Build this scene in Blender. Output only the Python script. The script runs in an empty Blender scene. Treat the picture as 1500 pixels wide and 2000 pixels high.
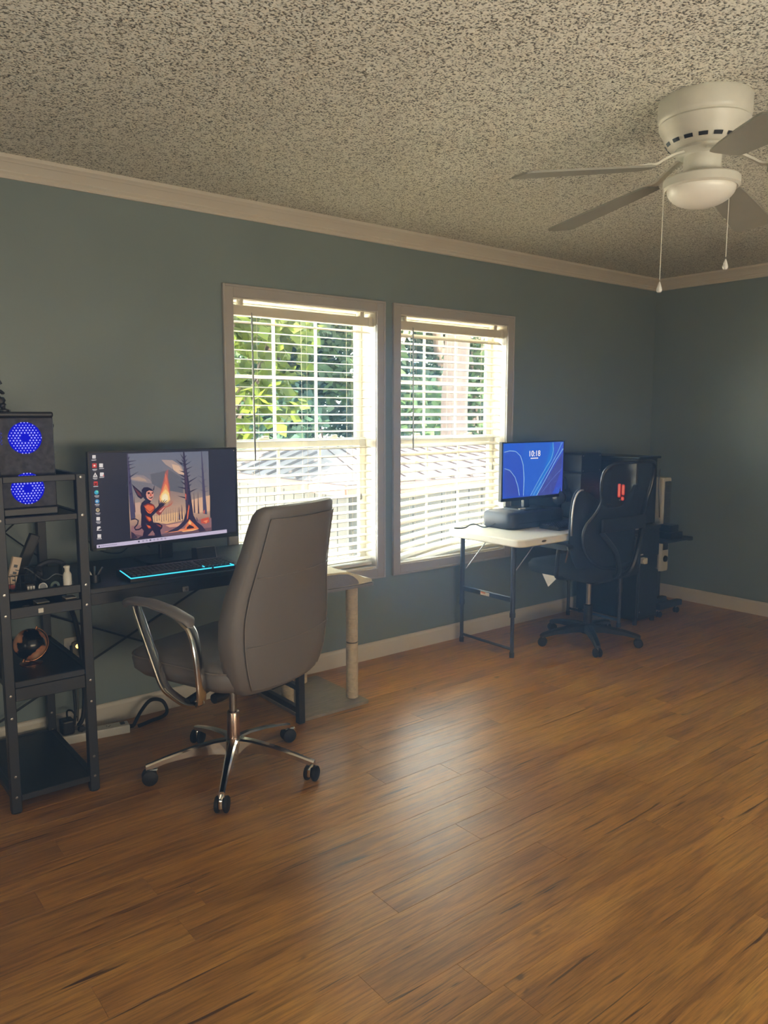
import bpy, bmesh, math, random
from mathutils import Vector, Matrix
random.seed(7)
PI = math.pi
SC = bpy.context.scene
COL = SC.collection

# ------------------------------------------------------------------ camera, sky, sun, large lights, exposure
cam_d = bpy.data.cameras.new('camera')
cam_d.sensor_fit = 'VERTICAL'; cam_d.sensor_height = 36.0; cam_d.lens = 1516 / 2000 * 36
cam_d.clip_start = 0.05; cam_d.clip_end = 200
cam = bpy.data.objects.new('camera', cam_d); COL.objects.link(cam)
cam.location = (0, 0, 1.38)
cam.rotation_euler = (PI / 2 - math.atan(189 / 1516), 0, math.radians(51.5 - 90))
SC.camera = cam

SC.view_settings.view_transform = 'Standard'; SC.view_settings.look = 'None'
SC.view_settings.gamma = 1; SC.view_settings.use_curve_mapping = False
SC.view_settings.exposure = 1.35
SC.cycles.use_denoising = True
SC.cycles.max_bounces = 10; SC.cycles.diffuse_bounces = 6; SC.cycles.glossy_bounces = 4
SC.cycles.transmission_bounces = 6; SC.cycles.transparent_max_bounces = 12
SC.cycles.sample_clamp_indirect = 30
SC.cycles.caustics_reflective = False; SC.cycles.caustics_refractive = False

world = bpy.data.worlds.new('sky'); SC.world = world; world.use_nodes = True
wn = world.node_tree.nodes; wl = world.node_tree.links
sky = wn.new('ShaderNodeTexSky'); sky.sky_type = 'HOSEK_WILKIE'; sky.turbidity = 5.0; sky.ground_albedo = 0.35
sky.sun_direction = Vector((-0.35, -0.32, 0.88)).normalized()
wmix = wn.new('ShaderNodeMix'); wmix.data_type = 'RGBA'; wmix.inputs[0].default_value = 0.75
wmix.inputs[7].default_value = (0.70, 0.85, 1.0, 1)
wl.new(sky.outputs[0], wmix.inputs[6])
wl.new(wmix.outputs[2], wn['Background'].inputs[0]); wn['Background'].inputs[1].default_value = 11.0

sun_d = bpy.data.lights.new('sun', 'SUN'); sun_d.energy = 46.0; sun_d.angle = math.radians(1.0); sun_d.color = (1, 0.95, 0.88)
sun = bpy.data.objects.new('sun', sun_d); COL.objects.link(sun)
sun.rotation_euler = Vector((-0.35, -0.32, 0.88)).to_track_quat('Z', 'Y').to_euler()

def area(name, loc, direction, sx, sy, energy, color, portal=False):
    d = bpy.data.lights.new(name, 'AREA'); d.shape = 'RECTANGLE'; d.size = sx; d.size_y = sy
    d.energy = energy; d.color = color
    if portal: d.cycles.is_portal = True
    o = bpy.data.objects.new(name, d); COL.objects.link(o); o.location = loc
    o.rotation_euler = Vector(direction).to_track_quat('-Z', 'Z').to_euler()
    return o
# added fill lights along the solid walls behind the photographer, no windows modelled
area('fill_light_back', (1.4, -2.30, 0.95), (0.1, 1, 1.25), 3.0, 1.5, 76, (0.97, 0.98, 0.97))
area('fill_light_left', (-1.50, 0.4, 1.05), (1, 0.1, 1.1), 2.0, 1.4, 17, (0.97, 0.98, 0.97))

# ------------------------------------------------------------------ helpers
def lin(c):
    if isinstance(c, str):
        c = tuple(int(c[i:i + 2], 16) / 255 for i in (0, 2, 4))
    return tuple((x / 12.92 if x <= 0.04045 else ((x + 0.055) / 1.055) ** 2.4) for x in c[:3]) + (1,)

class NT:
    def __init__(s, name):
        s.m = bpy.data.materials.new(name); s.m.use_nodes = True
        s.n = s.m.node_tree.nodes; s.l = s.m.node_tree.links; s.b = s.n['Principled BSDF']
    def new(s, t, **k):
        n = s.n.new(t)
        for a, v in k.items(): setattr(n, a, v)
        return n
    def link(s, a, b): s.l.new(a, b)
    def tex(s, kind, scale, stretch=(1, 1, 1), detail=3, coord='Object', **k):
        tc = s.new('ShaderNodeTexCoord'); mp = s.new('ShaderNodeMapping'); mp.inputs['Scale'].default_value = stretch
        s.link(tc.outputs[coord], mp.inputs[0])
        t = s.new({'noise': 'ShaderNodeTexNoise', 'voronoi': 'ShaderNodeTexVoronoi', 'wave': 'ShaderNodeTexWave'}[kind])
        t.inputs['Scale'].default_value = scale
        if kind != 'voronoi': t.inputs['Detail'].default_value = detail
        s.link(mp.outputs[0], t.inputs['Vector'])
        return t
    def ramp(s, fac, stops):
        r = s.new('ShaderNodeValToRGB'); e = r.color_ramp.elements
        while len(e) < len(stops): e.new(0.5)
        for i, (p, c) in enumerate(stops): e[i].position = p; e[i].color = c
        s.link(fac, r.inputs[0]); return r
    def bump(s, h, strength, dist=0.01):
        b = s.new('ShaderNodeBump'); b.inputs['Strength'].default_value = strength; b.inputs['Distance'].default_value = dist
        s.link(h, b.inputs['Height']); s.link(b.outputs[0], s.b.inputs['Normal']); return b

def mat(name, color, rough=0.5, metal=0.0, var=0.08, scale=30, bump=0.0, stretch=(1, 1, 1), spec=0.5, coat=0.0, sheen=0.0, bdist=0.003):
    t = NT(name); c = lin(color)
    n = t.tex('noise', scale, stretch)
    a = tuple(x * (1 - var) for x in c[:3]) + (1,); b = tuple(min(1, x * (1 + var)) for x in c[:3]) + (1,)
    r = t.ramp(n.outputs[0], [(0.3, a), (0.7, b)]); t.link(r.outputs[0], t.b.inputs['Base Color'])
    t.b.inputs['Roughness'].default_value = rough; t.b.inputs['Metallic'].default_value = metal
    t.b.inputs['Specular IOR Level'].default_value = spec; t.b.inputs['Coat Weight'].default_value = coat
    if sheen: t.b.inputs['Sheen Weight'].default_value = sheen
    if bump: t.bump(n.outputs[0], bump, bdist)
    return t.m

def emit(name, color, strength):
    t = NT(name); t.b.inputs['Base Color'].default_value = lin('101014'); t.b.inputs['Specular IOR Level'].default_value = 0.0; t.b.inputs['Roughness'].default_value = 0.9
    t.b.inputs['Emission Color'].default_value = lin(color); t.b.inputs['Emission Strength'].default_value = strength
    return t.m

ROOT = {}
def thing(name, label, cat, loc=(0, 0, 0), rot=0, group=None, kind=None):
    o = bpy.data.objects.new(name, None); COL.objects.link(o); o.location = loc; o.rotation_euler = (0, 0, rot)
    o.empty_display_size = 0.1
    o['label'] = label; o['category'] = cat
    if group: o['group'] = group
    ROOT[o.name] = Matrix.Translation(loc) @ Matrix.Rotation(rot, 4, 'Z')
    return o
def root_of(o):
    while o.parent: o = o.parent
    return o
def obj(name, bm, material, parent=None, world=True, smooth=False, label=None, cat=None, group=None, kind=None, weld=False):
    """link a bmesh as ONE mesh object; world=True: vertices are in room coordinates even under a parent"""
    if parent is not None and world:
        M = ROOT.get(root_of(parent).name)
        if M is not None: bm.transform(M.inverted())
    if weld: bmesh.ops.remove_doubles(bm, verts=bm.verts, dist=1e-5)
    bmesh.ops.recalc_face_normals(bm, faces=bm.faces)
    me = bpy.data.meshes.new(name); bm.to_mesh(me); bm.free()
    if isinstance(material, (list, tuple)):
        for m in material: me.materials.append(m)
    elif material: me.materials.append(material)
    if smooth: me.shade_smooth()
    if smooth and smooth is not True: me.set_sharp_from_angle(angle=math.radians(smooth))
    o = bpy.data.objects.new(name, me); COL.objects.link(o)
    if parent is not None: o.parent = parent
    if label: o['label'] = label
    if cat: o['category'] = cat
    if group: o['group'] = group
    if kind: o['kind'] = kind
    return o
def B(): return bmesh.new()
def merge(bm, other, M=None):
    if M is not None: other.transform(M)
    me = bpy.data.meshes.new('tmp'); other.to_mesh(me); other.free(); bm.from_mesh(me); bpy.data.meshes.remove(me); return bm
def box(bm, x0, x1, y0, y1, z0, z1, bev=0.0, seg=2, M=None):
    t = bmesh.new(); bmesh.ops.create_cube(t, size=1)
    bmesh.ops.transform(t, verts=t.verts, matrix=Matrix.Translation(((x0 + x1) / 2, (y0 + y1) / 2, (z0 + z1) / 2)) @ Matrix.Diagonal((abs(x1 - x0), abs(y1 - y0), abs(z1 - z0), 1)))
    if bev > 0: bmesh.ops.bevel(t, geom=t.edges[:], offset=bev, segments=seg, profile=0.5, affect='EDGES', clamp_overlap=True)
    return merge(bm, t, M)
def frame_of(d):
    d = d.normalized(); a = Vector((0, 0, 1)) if abs(d.z) < 0.95 else Vector((1, 0, 0))
    u = d.cross(a).normalized(); return u, u.cross(d).normalized()
def tube(bm, pts, r, n=8, cap=True, radii=None, flat=1.0):
    pts = [Vector(p) for p in pts]; rings = []; up = None
    for i, p in enumerate(pts):
        d = (pts[min(i + 1, len(pts) - 1)] - pts[max(i - 1, 0)])
        if up is None: u, v = frame_of(d)
        else:
            v = up - d.normalized() * up.dot(d.normalized())
            if v.length < 1e-6: u, v = frame_of(d)
            v.normalize(); u = d.normalized().cross(v)
        up = v; rr = radii[i] if radii else r
        rings.append([bm.verts.new(p + u * rr * math.cos(2 * PI * k / n) + v * rr * flat * math.sin(2 * PI * k / n)) for k in range(n)])
    for a, b in zip(rings, rings[1:]):
        for k in range(n): bm.faces.new((a[k], a[(k + 1) % n], b[(k + 1) % n], b[k]))
    if cap: bm.faces.new(rings[0]); bm.faces.new(rings[-1][::-1])
    return bm
def lathe(bm, prof, c=(0, 0, 0), n=24, M=None):
    t = bmesh.new(); rings = []
    for r, z in prof:
        if r < 1e-6: rings.append([t.verts.new((0, 0, z))])
        else: rings.append([t.verts.new((r * math.cos(2 * PI * k / n), r * math.sin(2 * PI * k / n), z)) for k in range(n)])
    for a, b in zip(rings, rings[1:]):
        for k in range(n):
            k2 = (k + 1) % n
            if len(a) == 1 and len(b) == 1: break
            if len(a) == 1: t.faces.new((a[0], b[k], b[k2]))
            elif len(b) == 1: t.faces.new((a[k], a[k2], b[0]))
            else: t.faces.new((a[k], a[k2], b[k2], b[k]))
    if len(rings[0]) > 1: t.faces.new(rings[0])
    if len(rings[-1]) > 1: t.faces.new(rings[-1])
    return merge(bm, t, (Matrix.Translation(c) @ M) if M is not None else Matrix.Translation(c))
def cyl(bm, p0, p1, r, n=12): return tube(bm, [p0, p1], r, n)
def prism(bm, pts, axis, a0, a1):
    """extrude a 2-D outline along an axis: 'x' pts=(y,z), 'y' pts=(x,z), 'z' pts=(x,y)"""
    f = {'x': lambda p, a: (a, p[0], p[1]), 'y': lambda p, a: (p[0], a, p[1]), 'z': lambda p, a: (p[0], p[1], a)}[axis]
    A = [bm.verts.new(f(p, a0)) for p in pts]; C = [bm.verts.new(f(p, a1)) for p in pts]; n = len(pts)
    for k in range(n): bm.faces.new((A[k], A[(k + 1) % n], C[(k + 1) % n], C[k]))
    bm.faces.new(A); bm.faces.new(C[::-1]); return bm
def rrect(x0, x1, y0, y1, r, n=5):
    out = []
    for cx, cy, a in ((x1 - r, y1 - r, 0), (x0 + r, y1 - r, 90), (x0 + r, y0 + r, 180), (x1 - r, y0 + r, 270)):
        for k in range(n + 1):
            t = math.radians(a + 90 * k / n); out.append((cx + r * math.cos(t), cy + r * math.sin(t)))
    return out
def loft(bm, rings, cap=True):
    R = [[bm.verts.new(p) for p in ring] for ring in rings]; n = len(R[0])
    for a, b in zip(R, R[1:]):
        for k in range(n): bm.faces.new((a[k], a[(k + 1) % n], b[(k + 1) % n], b[k]))
    if cap: bm.faces.new(R[0][::-1]); bm.faces.new(R[-1])
    return bm
def smoothline(pts, n=6):
    P = [Vector(p) for p in pts]; out = []
    for i in range(len(P) - 1):
        p0 = P[max(i - 1, 0)]; p1 = P[i]; p2 = P[i + 1]; p3 = P[min(i + 2, len(P) - 1)]
        for k in range(n):
            t = k / n
            out.append(0.5 * ((2 * p1) + (p2 - p0) * t + (2 * p0 - 5 * p1 + 4 * p2 - p3) * t * t + (3 * p1 - p0 - 3 * p2 + p3) * t ** 3))
    out.append(P[-1]); return out
def copy_tree(o, parent=None):
    c = o.copy(); COL.objects.link(c); c.parent = parent
    for ch in [x for x in COL.objects if x.parent == o]: copy_tree(ch, c)
    return c
def text(name, body, size, material, parent, loc, rot, extrude=0.0004):
    cu = bpy.data.curves.new(name, 'FONT'); cu.body = body; cu.size = size; cu.extrude = extrude
    cu.align_x = 'CENTER'; cu.align_y = 'CENTER'; cu.materials.append(material)
    o = bpy.data.objects.new(name, cu); COL.objects.link(o)
    M = Matrix.Translation(loc) @ rot.to_4x4()
    if parent is not None:
        o.parent = parent; M = ROOT[root_of(parent).name].inverted() @ M
    dg = bpy.context.evaluated_depsgraph_get(); dg.update(); me = bpy.data.meshes.new_from_object(o.evaluated_get(dg)); me.name = name
    bpy.data.objects.remove(o); bpy.data.curves.remove(cu)
    o = bpy.data.objects.new(name, me); COL.objects.link(o); o.parent = parent
    me.transform(M); return o

# ------------------------------------------------------------------ materials
def wall_paint():
    t = NT('blue_grey_wall_paint'); n = t.tex('noise', 2.0, detail=4)
    r = t.ramp(n.outputs[0], [(0.3, lin('7a8888')), (0.7, lin('818f8f'))]); t.link(r.outputs[0], t.b.inputs['Base Color'])
    t.b.inputs['Roughness'].default_value = 0.38; t.b.inputs['Specular IOR Level'].default_value = 0.4
    n2 = t.tex('noise', 90, detail=3); t.bump(n2.outputs[0], 0.12, 0.004); return t.m
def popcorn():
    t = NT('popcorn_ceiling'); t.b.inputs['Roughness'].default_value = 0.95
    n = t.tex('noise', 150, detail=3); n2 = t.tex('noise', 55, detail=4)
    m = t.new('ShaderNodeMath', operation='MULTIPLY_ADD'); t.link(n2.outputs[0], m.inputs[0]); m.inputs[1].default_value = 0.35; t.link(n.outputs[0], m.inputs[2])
    r = t.ramp(m.outputs[0], [(0.55, lin('706b5c')), (0.66, lin('ebe9db'))]); t.link(r.outputs[0], t.b.inputs['Base Color'])  # shade of the pits is painted into the colour, on top of the bump
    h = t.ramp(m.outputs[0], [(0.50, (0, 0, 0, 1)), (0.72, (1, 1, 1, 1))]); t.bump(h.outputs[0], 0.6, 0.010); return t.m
def wood_floor():
    t = NT('oak_vinyl_plank')
    tc = t.new('ShaderNodeTexCoord'); oi = t.new('ShaderNodeObjectInfo')
    off = t.new('ShaderNodeVectorMath', operation='SCALE'); cmb = t.new('ShaderNodeCombineXYZ')
    for k in range(3): t.link(oi.outputs['Random'], cmb.inputs[k])
    t.link(cmb.outputs[0], off.inputs[0]); off.inputs['Scale'].default_value = 37.0
    add = t.new('ShaderNodeVectorMath', operation='ADD'); t.link(tc.outputs['Object'], add.inputs[0]); t.link(off.outputs[0], add.inputs[1])
    def noise(scale, sx, sy, detail, dist=0.0):
        mp = t.new('ShaderNodeMapping'); mp.inputs['Scale'].default_value = (sx, sy, 1); t.link(add.outputs[0], mp.inputs[0])
        n = t.new('ShaderNodeTexNoise'); n.inputs['Scale'].default_value = scale; n.inputs['Detail'].default_value = detail; n.inputs['Distortion'].default_value = dist
        t.link(mp.outputs[0], n.inputs['Vector']); return n
    big = noise(3.0, 0.5, 2.6, 3, 0.6); fine = noise(14, 0.28, 5.5, 8, 0.4); fibre = noise(42, 0.3, 6.5, 4, 0.3); crack = noise(8, 0.3, 8.5, 5, 0.9); knot = noise(6.5, 0.9, 2.0, 3, 0.5)
    r1 = t.ramp(big.outputs[0], [(0.25, lin('98682b')), (0.5, lin('b98339')), (0.78, lin('cd9947'))])
    r2 = t.ramp(fine.outputs[0], [(0.3, (0.5, 0.46, 0.42, 1)), (0.52, (0.95, 0.95, 0.95, 1)), (0.75, (1.16, 1.14, 1.1, 1))])
    mx = t.new('ShaderNodeMix', data_type='RGBA', blend_type='MULTIPLY'); mx.inputs[0].default_value = 0.85
    t.link(r1.outputs[0], mx.inputs[6]); t.link(r2.outputs[0], mx.inputs[7])
    rf = t.ramp(fibre.outputs[0], [(0.34, (0.62, 0.58, 0.54, 1)), (0.5, (0.98, 0.98, 0.98, 1)), (0.7, (1.14, 1.12, 1.1, 1))])
    mf = t.new('ShaderNodeMix', data_type='RGBA', blend_type='MULTIPLY'); mf.inputs[0].default_value = 0.8
    t.link(mx.outputs[2], mf.inputs[6]); t.link(rf.outputs[0], mf.inputs[7])
    r3 = t.ramp(crack.outputs[0], [(0.315, (0.12, 0.09, 0.07, 1)), (0.365, (1, 1, 1, 1))])
    mx2 = t.new('ShaderNodeMix', data_type='RGBA', blend_type='MULTIPLY'); mx2.inputs[0].default_value = 0.8
    t.link(mf.outputs[2], mx2.inputs[6]); t.link(r3.outputs[0], mx2.inputs[7])
    r4 = t.ramp(knot.outputs[0], [(0.23, (0.15, 0.11, 0.09, 1)), (0.29, (1, 1, 1, 1))])
    mx3 = t.new('ShaderNodeMix', data_type='RGBA', blend_type='MULTIPLY'); mx3.inputs[0].default_value = 0.75
    t.link(mx2.outputs[2], mx3.inputs[6]); t.link(r4.outputs[0], mx3.inputs[7])
    hv = t.new('ShaderNodeHueSaturation'); t.link(mx3.outputs[2], hv.inputs['Color'])
    mr = t.new('ShaderNodeMapRange'); t.link(oi.outputs['Random'], mr.inputs[0]); mr.inputs[3].default_value = 0.92; mr.inputs[4].default_value = 1.08
    t.link(mr.outputs[0], hv.inputs['Value']); t.link(hv.outputs[0], t.b.inputs['Base Color'])
    rr = t.new('ShaderNodeMapRange'); t.link(fine.outputs[0], rr.inputs[0]); rr.inputs[3].default_value = 0.28; rr.inputs[4].default_value = 0.42
    t.link(rr.outputs[0], t.b.inputs['Roughness']); t.b.inputs['Specular IOR Level'].default_value = 0.5
    t.bump(fibre.outputs[0], 0.14, 0.002); return t.m
def vcol(name, strength, base=None):
    t = NT(name); a = t.new('ShaderNodeVertexColor', layer_name='col')
    if base is None:
        t.b.inputs['Base Color'].default_value = (0.008, 0.008, 0.01, 1); t.b.inputs['Roughness'].default_value = 0.35; t.b.inputs['Specular IOR Level'].default_value = 0.2
        t.link(a.outputs[0], t.b.inputs['Emission Color']); t.b.inputs['Emission Strength'].default_value = strength
    return t.m
def glass():
    t = NT('window_glass'); g = t.new('ShaderNodeBsdfTransparent'); gl = t.new('ShaderNodeBsdfGlossy'); gl.inputs['Roughness'].default_value = 0.02
    lw = t.new('ShaderNodeLayerWeight'); pw = t.new('ShaderNodeMath', operation='POWER'); pw.inputs[1].default_value = 5; t.link(lw.outputs['Facing'], pw.inputs[0])
    fr = t.new('ShaderNodeMath', operation='MULTIPLY_ADD'); t.link(pw.outputs[0], fr.inputs[0]); fr.inputs[1].default_value = 0.45; fr.inputs[2].default_value = 0.02; mx = t.new('ShaderNodeMixShader')
    g.inputs[0].default_value = (0.95, 0.97, 0.96, 1)
    t.link(fr.outputs[0], mx.inputs[0]); t.link(g.outputs[0], mx.inputs[1]); t.link(gl.outputs[0], mx.inputs[2])
    t.link(mx.outputs[0], t.n['Material Output'].inputs[0]); return t.m
def netting():
    t = NT('black_chair_netting'); n = t.tex('wave', 160, detail=0); tr = t.new('ShaderNodeBsdfTransparent'); mx = t.new('ShaderNodeMixShader')
    mr = t.new('ShaderNodeMapRange'); t.link(n.outputs['Fac'], mr.inputs[0]); mr.inputs[3].default_value = 0.45; mr.inputs[4].default_value = 0.75
    t.b.inputs['Base Color'].default_value = lin('26282e'); t.b.inputs['Roughness'].default_value = 0.6
    t.link(mr.outputs[0], mx.inputs[0]); t.link(tr.outputs[0], mx.inputs[1]); t.link(t.b.outputs[0], mx.inputs[2])
    t.link(mx.outputs[0], t.n['Material Output'].inputs[0]); return t.m
def leaf(name, c1, c2, trans=0.45):
    t = NT(name); n = t.tex('noise', 1.7, detail=4)
    r = t.ramp(n.outputs[0], [(0.32, lin(c1)), (0.68, lin(c2))]); t.link(r.outputs[0], t.b.inputs['Base Color'])
    t.b.inputs['Roughness'].default_value = 0.6; t.b.inputs['Specular IOR Level'].default_value = 0.15
    tl = t.new('ShaderNodeBsdfTranslucent'); t.link(r.outputs[0], tl.inputs[0]); mx = t.new('ShaderNodeMixShader'); mx.inputs[0].default_value = trans
    t.link(t.b.outputs[0], mx.inputs[1]); t.link(tl.outputs[0], mx.inputs[2]); t.link(mx.outputs[0], t.n['Material Output'].inputs[0]); return t.m
def slat_mat():
    t = NT('white_blind_slat'); n = t.tex('noise', 40, (0.2, 1, 1)); r = t.ramp(n.outputs[0], [(0.3, lin('cfcabb')), (0.7, lin('d8d3c5'))])
    t.link(r.outputs[0], t.b.inputs['Base Color']); t.b.inputs['Roughness'].default_value = 0.4
    tl = t.new('ShaderNodeBsdfTranslucent'); tl.inputs[0].default_value = lin('f2e6b8'); mx = t.new('ShaderNodeMixShader'); mx.inputs[0].default_value = 0.06
    t.link(t.b.outputs[0], mx.inputs[1]); t.link(tl.outputs[0], mx.inputs[2]); t.link(mx.outputs[0], t.n['Material Output'].inputs[0]); return t.m
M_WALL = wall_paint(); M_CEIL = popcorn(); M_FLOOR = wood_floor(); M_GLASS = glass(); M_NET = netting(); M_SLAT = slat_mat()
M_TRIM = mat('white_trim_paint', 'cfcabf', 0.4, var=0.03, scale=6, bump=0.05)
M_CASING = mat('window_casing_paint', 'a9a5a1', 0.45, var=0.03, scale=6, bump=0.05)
M_VINYL = mat('white_vinyl_sash', 'd8d6cc', 0.35, var=0.03)
M_BLACK = mat('black_powder_coated_steel', '24262b', 0.45, var=0.15, scale=60, bump=0.04)
M_BOARD = mat('black_laminate_board', '1d1f23', 0.4, var=0.2, scale=20, stretch=(0.3, 3, 3), bump=0.05)
M_PLAST = mat('black_plastic', '1b1c20', 0.4, var=0.12)
M_PLAST2 = mat('dark_grey_plastic', '303238', 0.5, var=0.1)
M_RUBBER = mat('black_rubber', '131315', 0.6, var=0.1)
M_CHROME = mat('polished_chrome', 'dcd8d2', 0.12, 1.0, var=0.03)
M_STEEL = mat('brushed_steel', 'a5a39f', 0.3, 1.0, var=0.08, scale=80, stretch=(1, 1, 0.05))
M_TAUPE = mat('taupe_leatherette', '6e6967', 0.5, var=0.05, scale=220, bump=0.12, bdist=0.0015)
M_SEAM = mat('taupe_seam_thread', '7d7672', 0.6, var=0.1)
M_WHITE = mat('white_plastic', 'd6d4cc', 0.4, var=0.03)
M_FANW = mat('fan_white_enamel', 'cfcdbf', 0.4, var=0.04)
M_TABLE = mat('off_white_blow_moulded_top', 'ebe9de', 0.5, var=0.04, scale=120, bump=0.1)
M_SISAL = mat('beige_sisal_rope', 'c4b49a', 0.9, var=0.15, scale=60, bump=0.4)
M_PLUSH = mat('cream_plush', 'd8cfae', 0.95, var=0.1, scale=90, bump=0.5, sheen=0.3, bdist=0.006)
M_PLUSHG = mat('grey_felt_side', '85848c', 0.9, var=0.1, scale=120, bump=0.3)
M_GREYBOARD = mat('grey_wood_base_board', '8d8478', 0.6, var=0.2, scale=14, stretch=(1, 8, 1), bump=0.1)
M_SILVER = mat('silver_paint', 'b4b6b8', 0.3, 0.7, var=0.05)
M_PAPER = mat('white_paper', 'dcd4ca', 0.8, var=0.03)
M_SCREENBLACK = mat('dark_screen', '15161c', 0.25, var=0.05)
M_FABRIC = mat('black_seat_fabric', '1f2126', 0.85, var=0.15, scale=150, bump=0.3)
# ------------------------------------------------------------------ the room
D, W, H = 3.412, 5.33, 2.378
XL, YB = -1.6, -2.5
T = 0.14
WINS = ((1.787, 2.662), (2.822, 3.705)); WZ0, WZ1 = 0.52, 1.94
def struct(name, bm, m, parent=None, **k):
    o = obj(name, bm, m, parent, **k)
    if parent is None: o['kind'] = 'structure'
    return o
b = B()
box(b, XL - T, WINS[0][0], D, D + T, -0.2, H + 0.1); box(b, WINS[0][1], WINS[1][0], D, D + T, -0.2, H + 0.1); box(b, WINS[1][1], W + T, D, D + T, -0.2, H + 0.1)
for a0, a1 in WINS: box(b, a0, a1, D, D + T, -0.2, WZ0); box(b, a0, a1, D, D + T, WZ1, H + 0.1)
struct('wall_front', b, M_WALL)
b = B(); box(b, W, W + T, YB - T, D, -0.2, H + 0.1); struct('wall_right', b, M_WALL)
b = B(); box(b, XL - T, W, YB - T, YB, -0.2, H + 0.1); struct('wall_back', b, M_WALL)
b = B(); box(b, XL - T, XL, YB, D, -0.2, H + 0.1); struct('wall_left', b, M_WALL)
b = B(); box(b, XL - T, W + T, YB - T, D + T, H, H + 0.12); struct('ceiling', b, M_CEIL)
# a roof overhang beyond the window wall
b = B(); box(b, XL - 1, W + 1, YB - 0.6, D + 0.55, H + 0.12, H + 0.25); struct('roof', b, M_TRIM)

# floor: one subfloor slab with its planks as parts
b = B(); box(b, XL - T, W + T, YB - T, D + T, -0.12, -0.006); floor = struct('floor', b, mat('dark_plank_joint', '5a3c22', 0.8))
PW, PL, GAP = 0.124, 1.22, 0.0004
def plank_mesh(x0, x1, y0, y1):
    t = B(); box(t, x0, x1, y0, y1, -0.006, 0.0)
    bmesh.ops.bevel(t, geom=[e for e in t.edges if all(v.co.z > -0.001 for v in e.verts)], offset=0.0006, segments=1, affect='EDGES')
    return t
far = B(); row = 0; y = D - 0.002
while y > YB:
    y0 = max(y - PW, YB); off = (row * 0.437 + (row * row * 0.091)) % PL; x = XL - off
    while x < W:
        x0, x1 = max(x, XL), min(x + PL, W)
        if x1 - x0 > 0.03:
            near_view = (y0 > 0.45 and x1 > -0.4) and (0.62 * x0 + 0.78 * y0 > 0.2)
            if near_view:
                cx, cy = (x0 + x1) / 2, (y + y0) / 2
                o = obj('plank', plank_mesh(x0 - cx + GAP / 2, x1 - cx - GAP / 2, y0 - cy + GAP / 2, y - cy - GAP / 2), M_FLOOR, floor, world=False)
                o.location = (cx, cy, 0)
            else: box(far, x0 + GAP / 2, x1 - GAP / 2, y0 + GAP / 2, y - GAP / 2, -0.006, 0.0)
        x += PL
    y -= PW; row += 1
far_o = obj('planks_behind_camera', far, M_FLOOR, floor); far_o['kind'] = 'stuff'

# crown moulding, baseboards
def crown(name, axis, a0, a1, wallpos, sign):
    prof = [(0, 2.300), (0.010, 2.300), (0.014, 2.306), (0.012, 2.314), (0.020, 2.322), (0.018, 2.328), (0.042, 2.352), (0.048, 2.352), (0.054, 2.358), (0.062, 2.364), (0.062, H), (0, H)]
    b = B(); prism(b, [(wallpos + sign * d, z) for d, z in prof], axis, a0, a1); return struct(name, b, M_TRIM)
crown('trim_front', 'x', XL, W, D, -1); crown('trim_right', 'y', YB, D, W, -1); crown('trim_left', 'y', YB, D, XL, 1); crown('trim_back', 'x', XL, W, YB, 1)
def baseboard(name, axis, a0, a1, wallpos, sign):
    prof = [(0, 0), (0.013, 0), (0.013, 0.078), (0.009, 0.09), (0.004, 0.095), (0, 0.095)]
    b = B(); prism(b, [(wallpos + sign * d, z) for d, z in prof], axis, a0, a1); return struct(name, b, M_TRIM)
baseboard('baseboard_front', 'x', XL, W, D, -1); baseboard('baseboard_right', 'y', YB, D - 0.013, W, -1); baseboard('baseboard_left', 'y', YB, D, XL, 1); baseboard('baseboard_back', 'x', XL, W, YB, 1)

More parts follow.
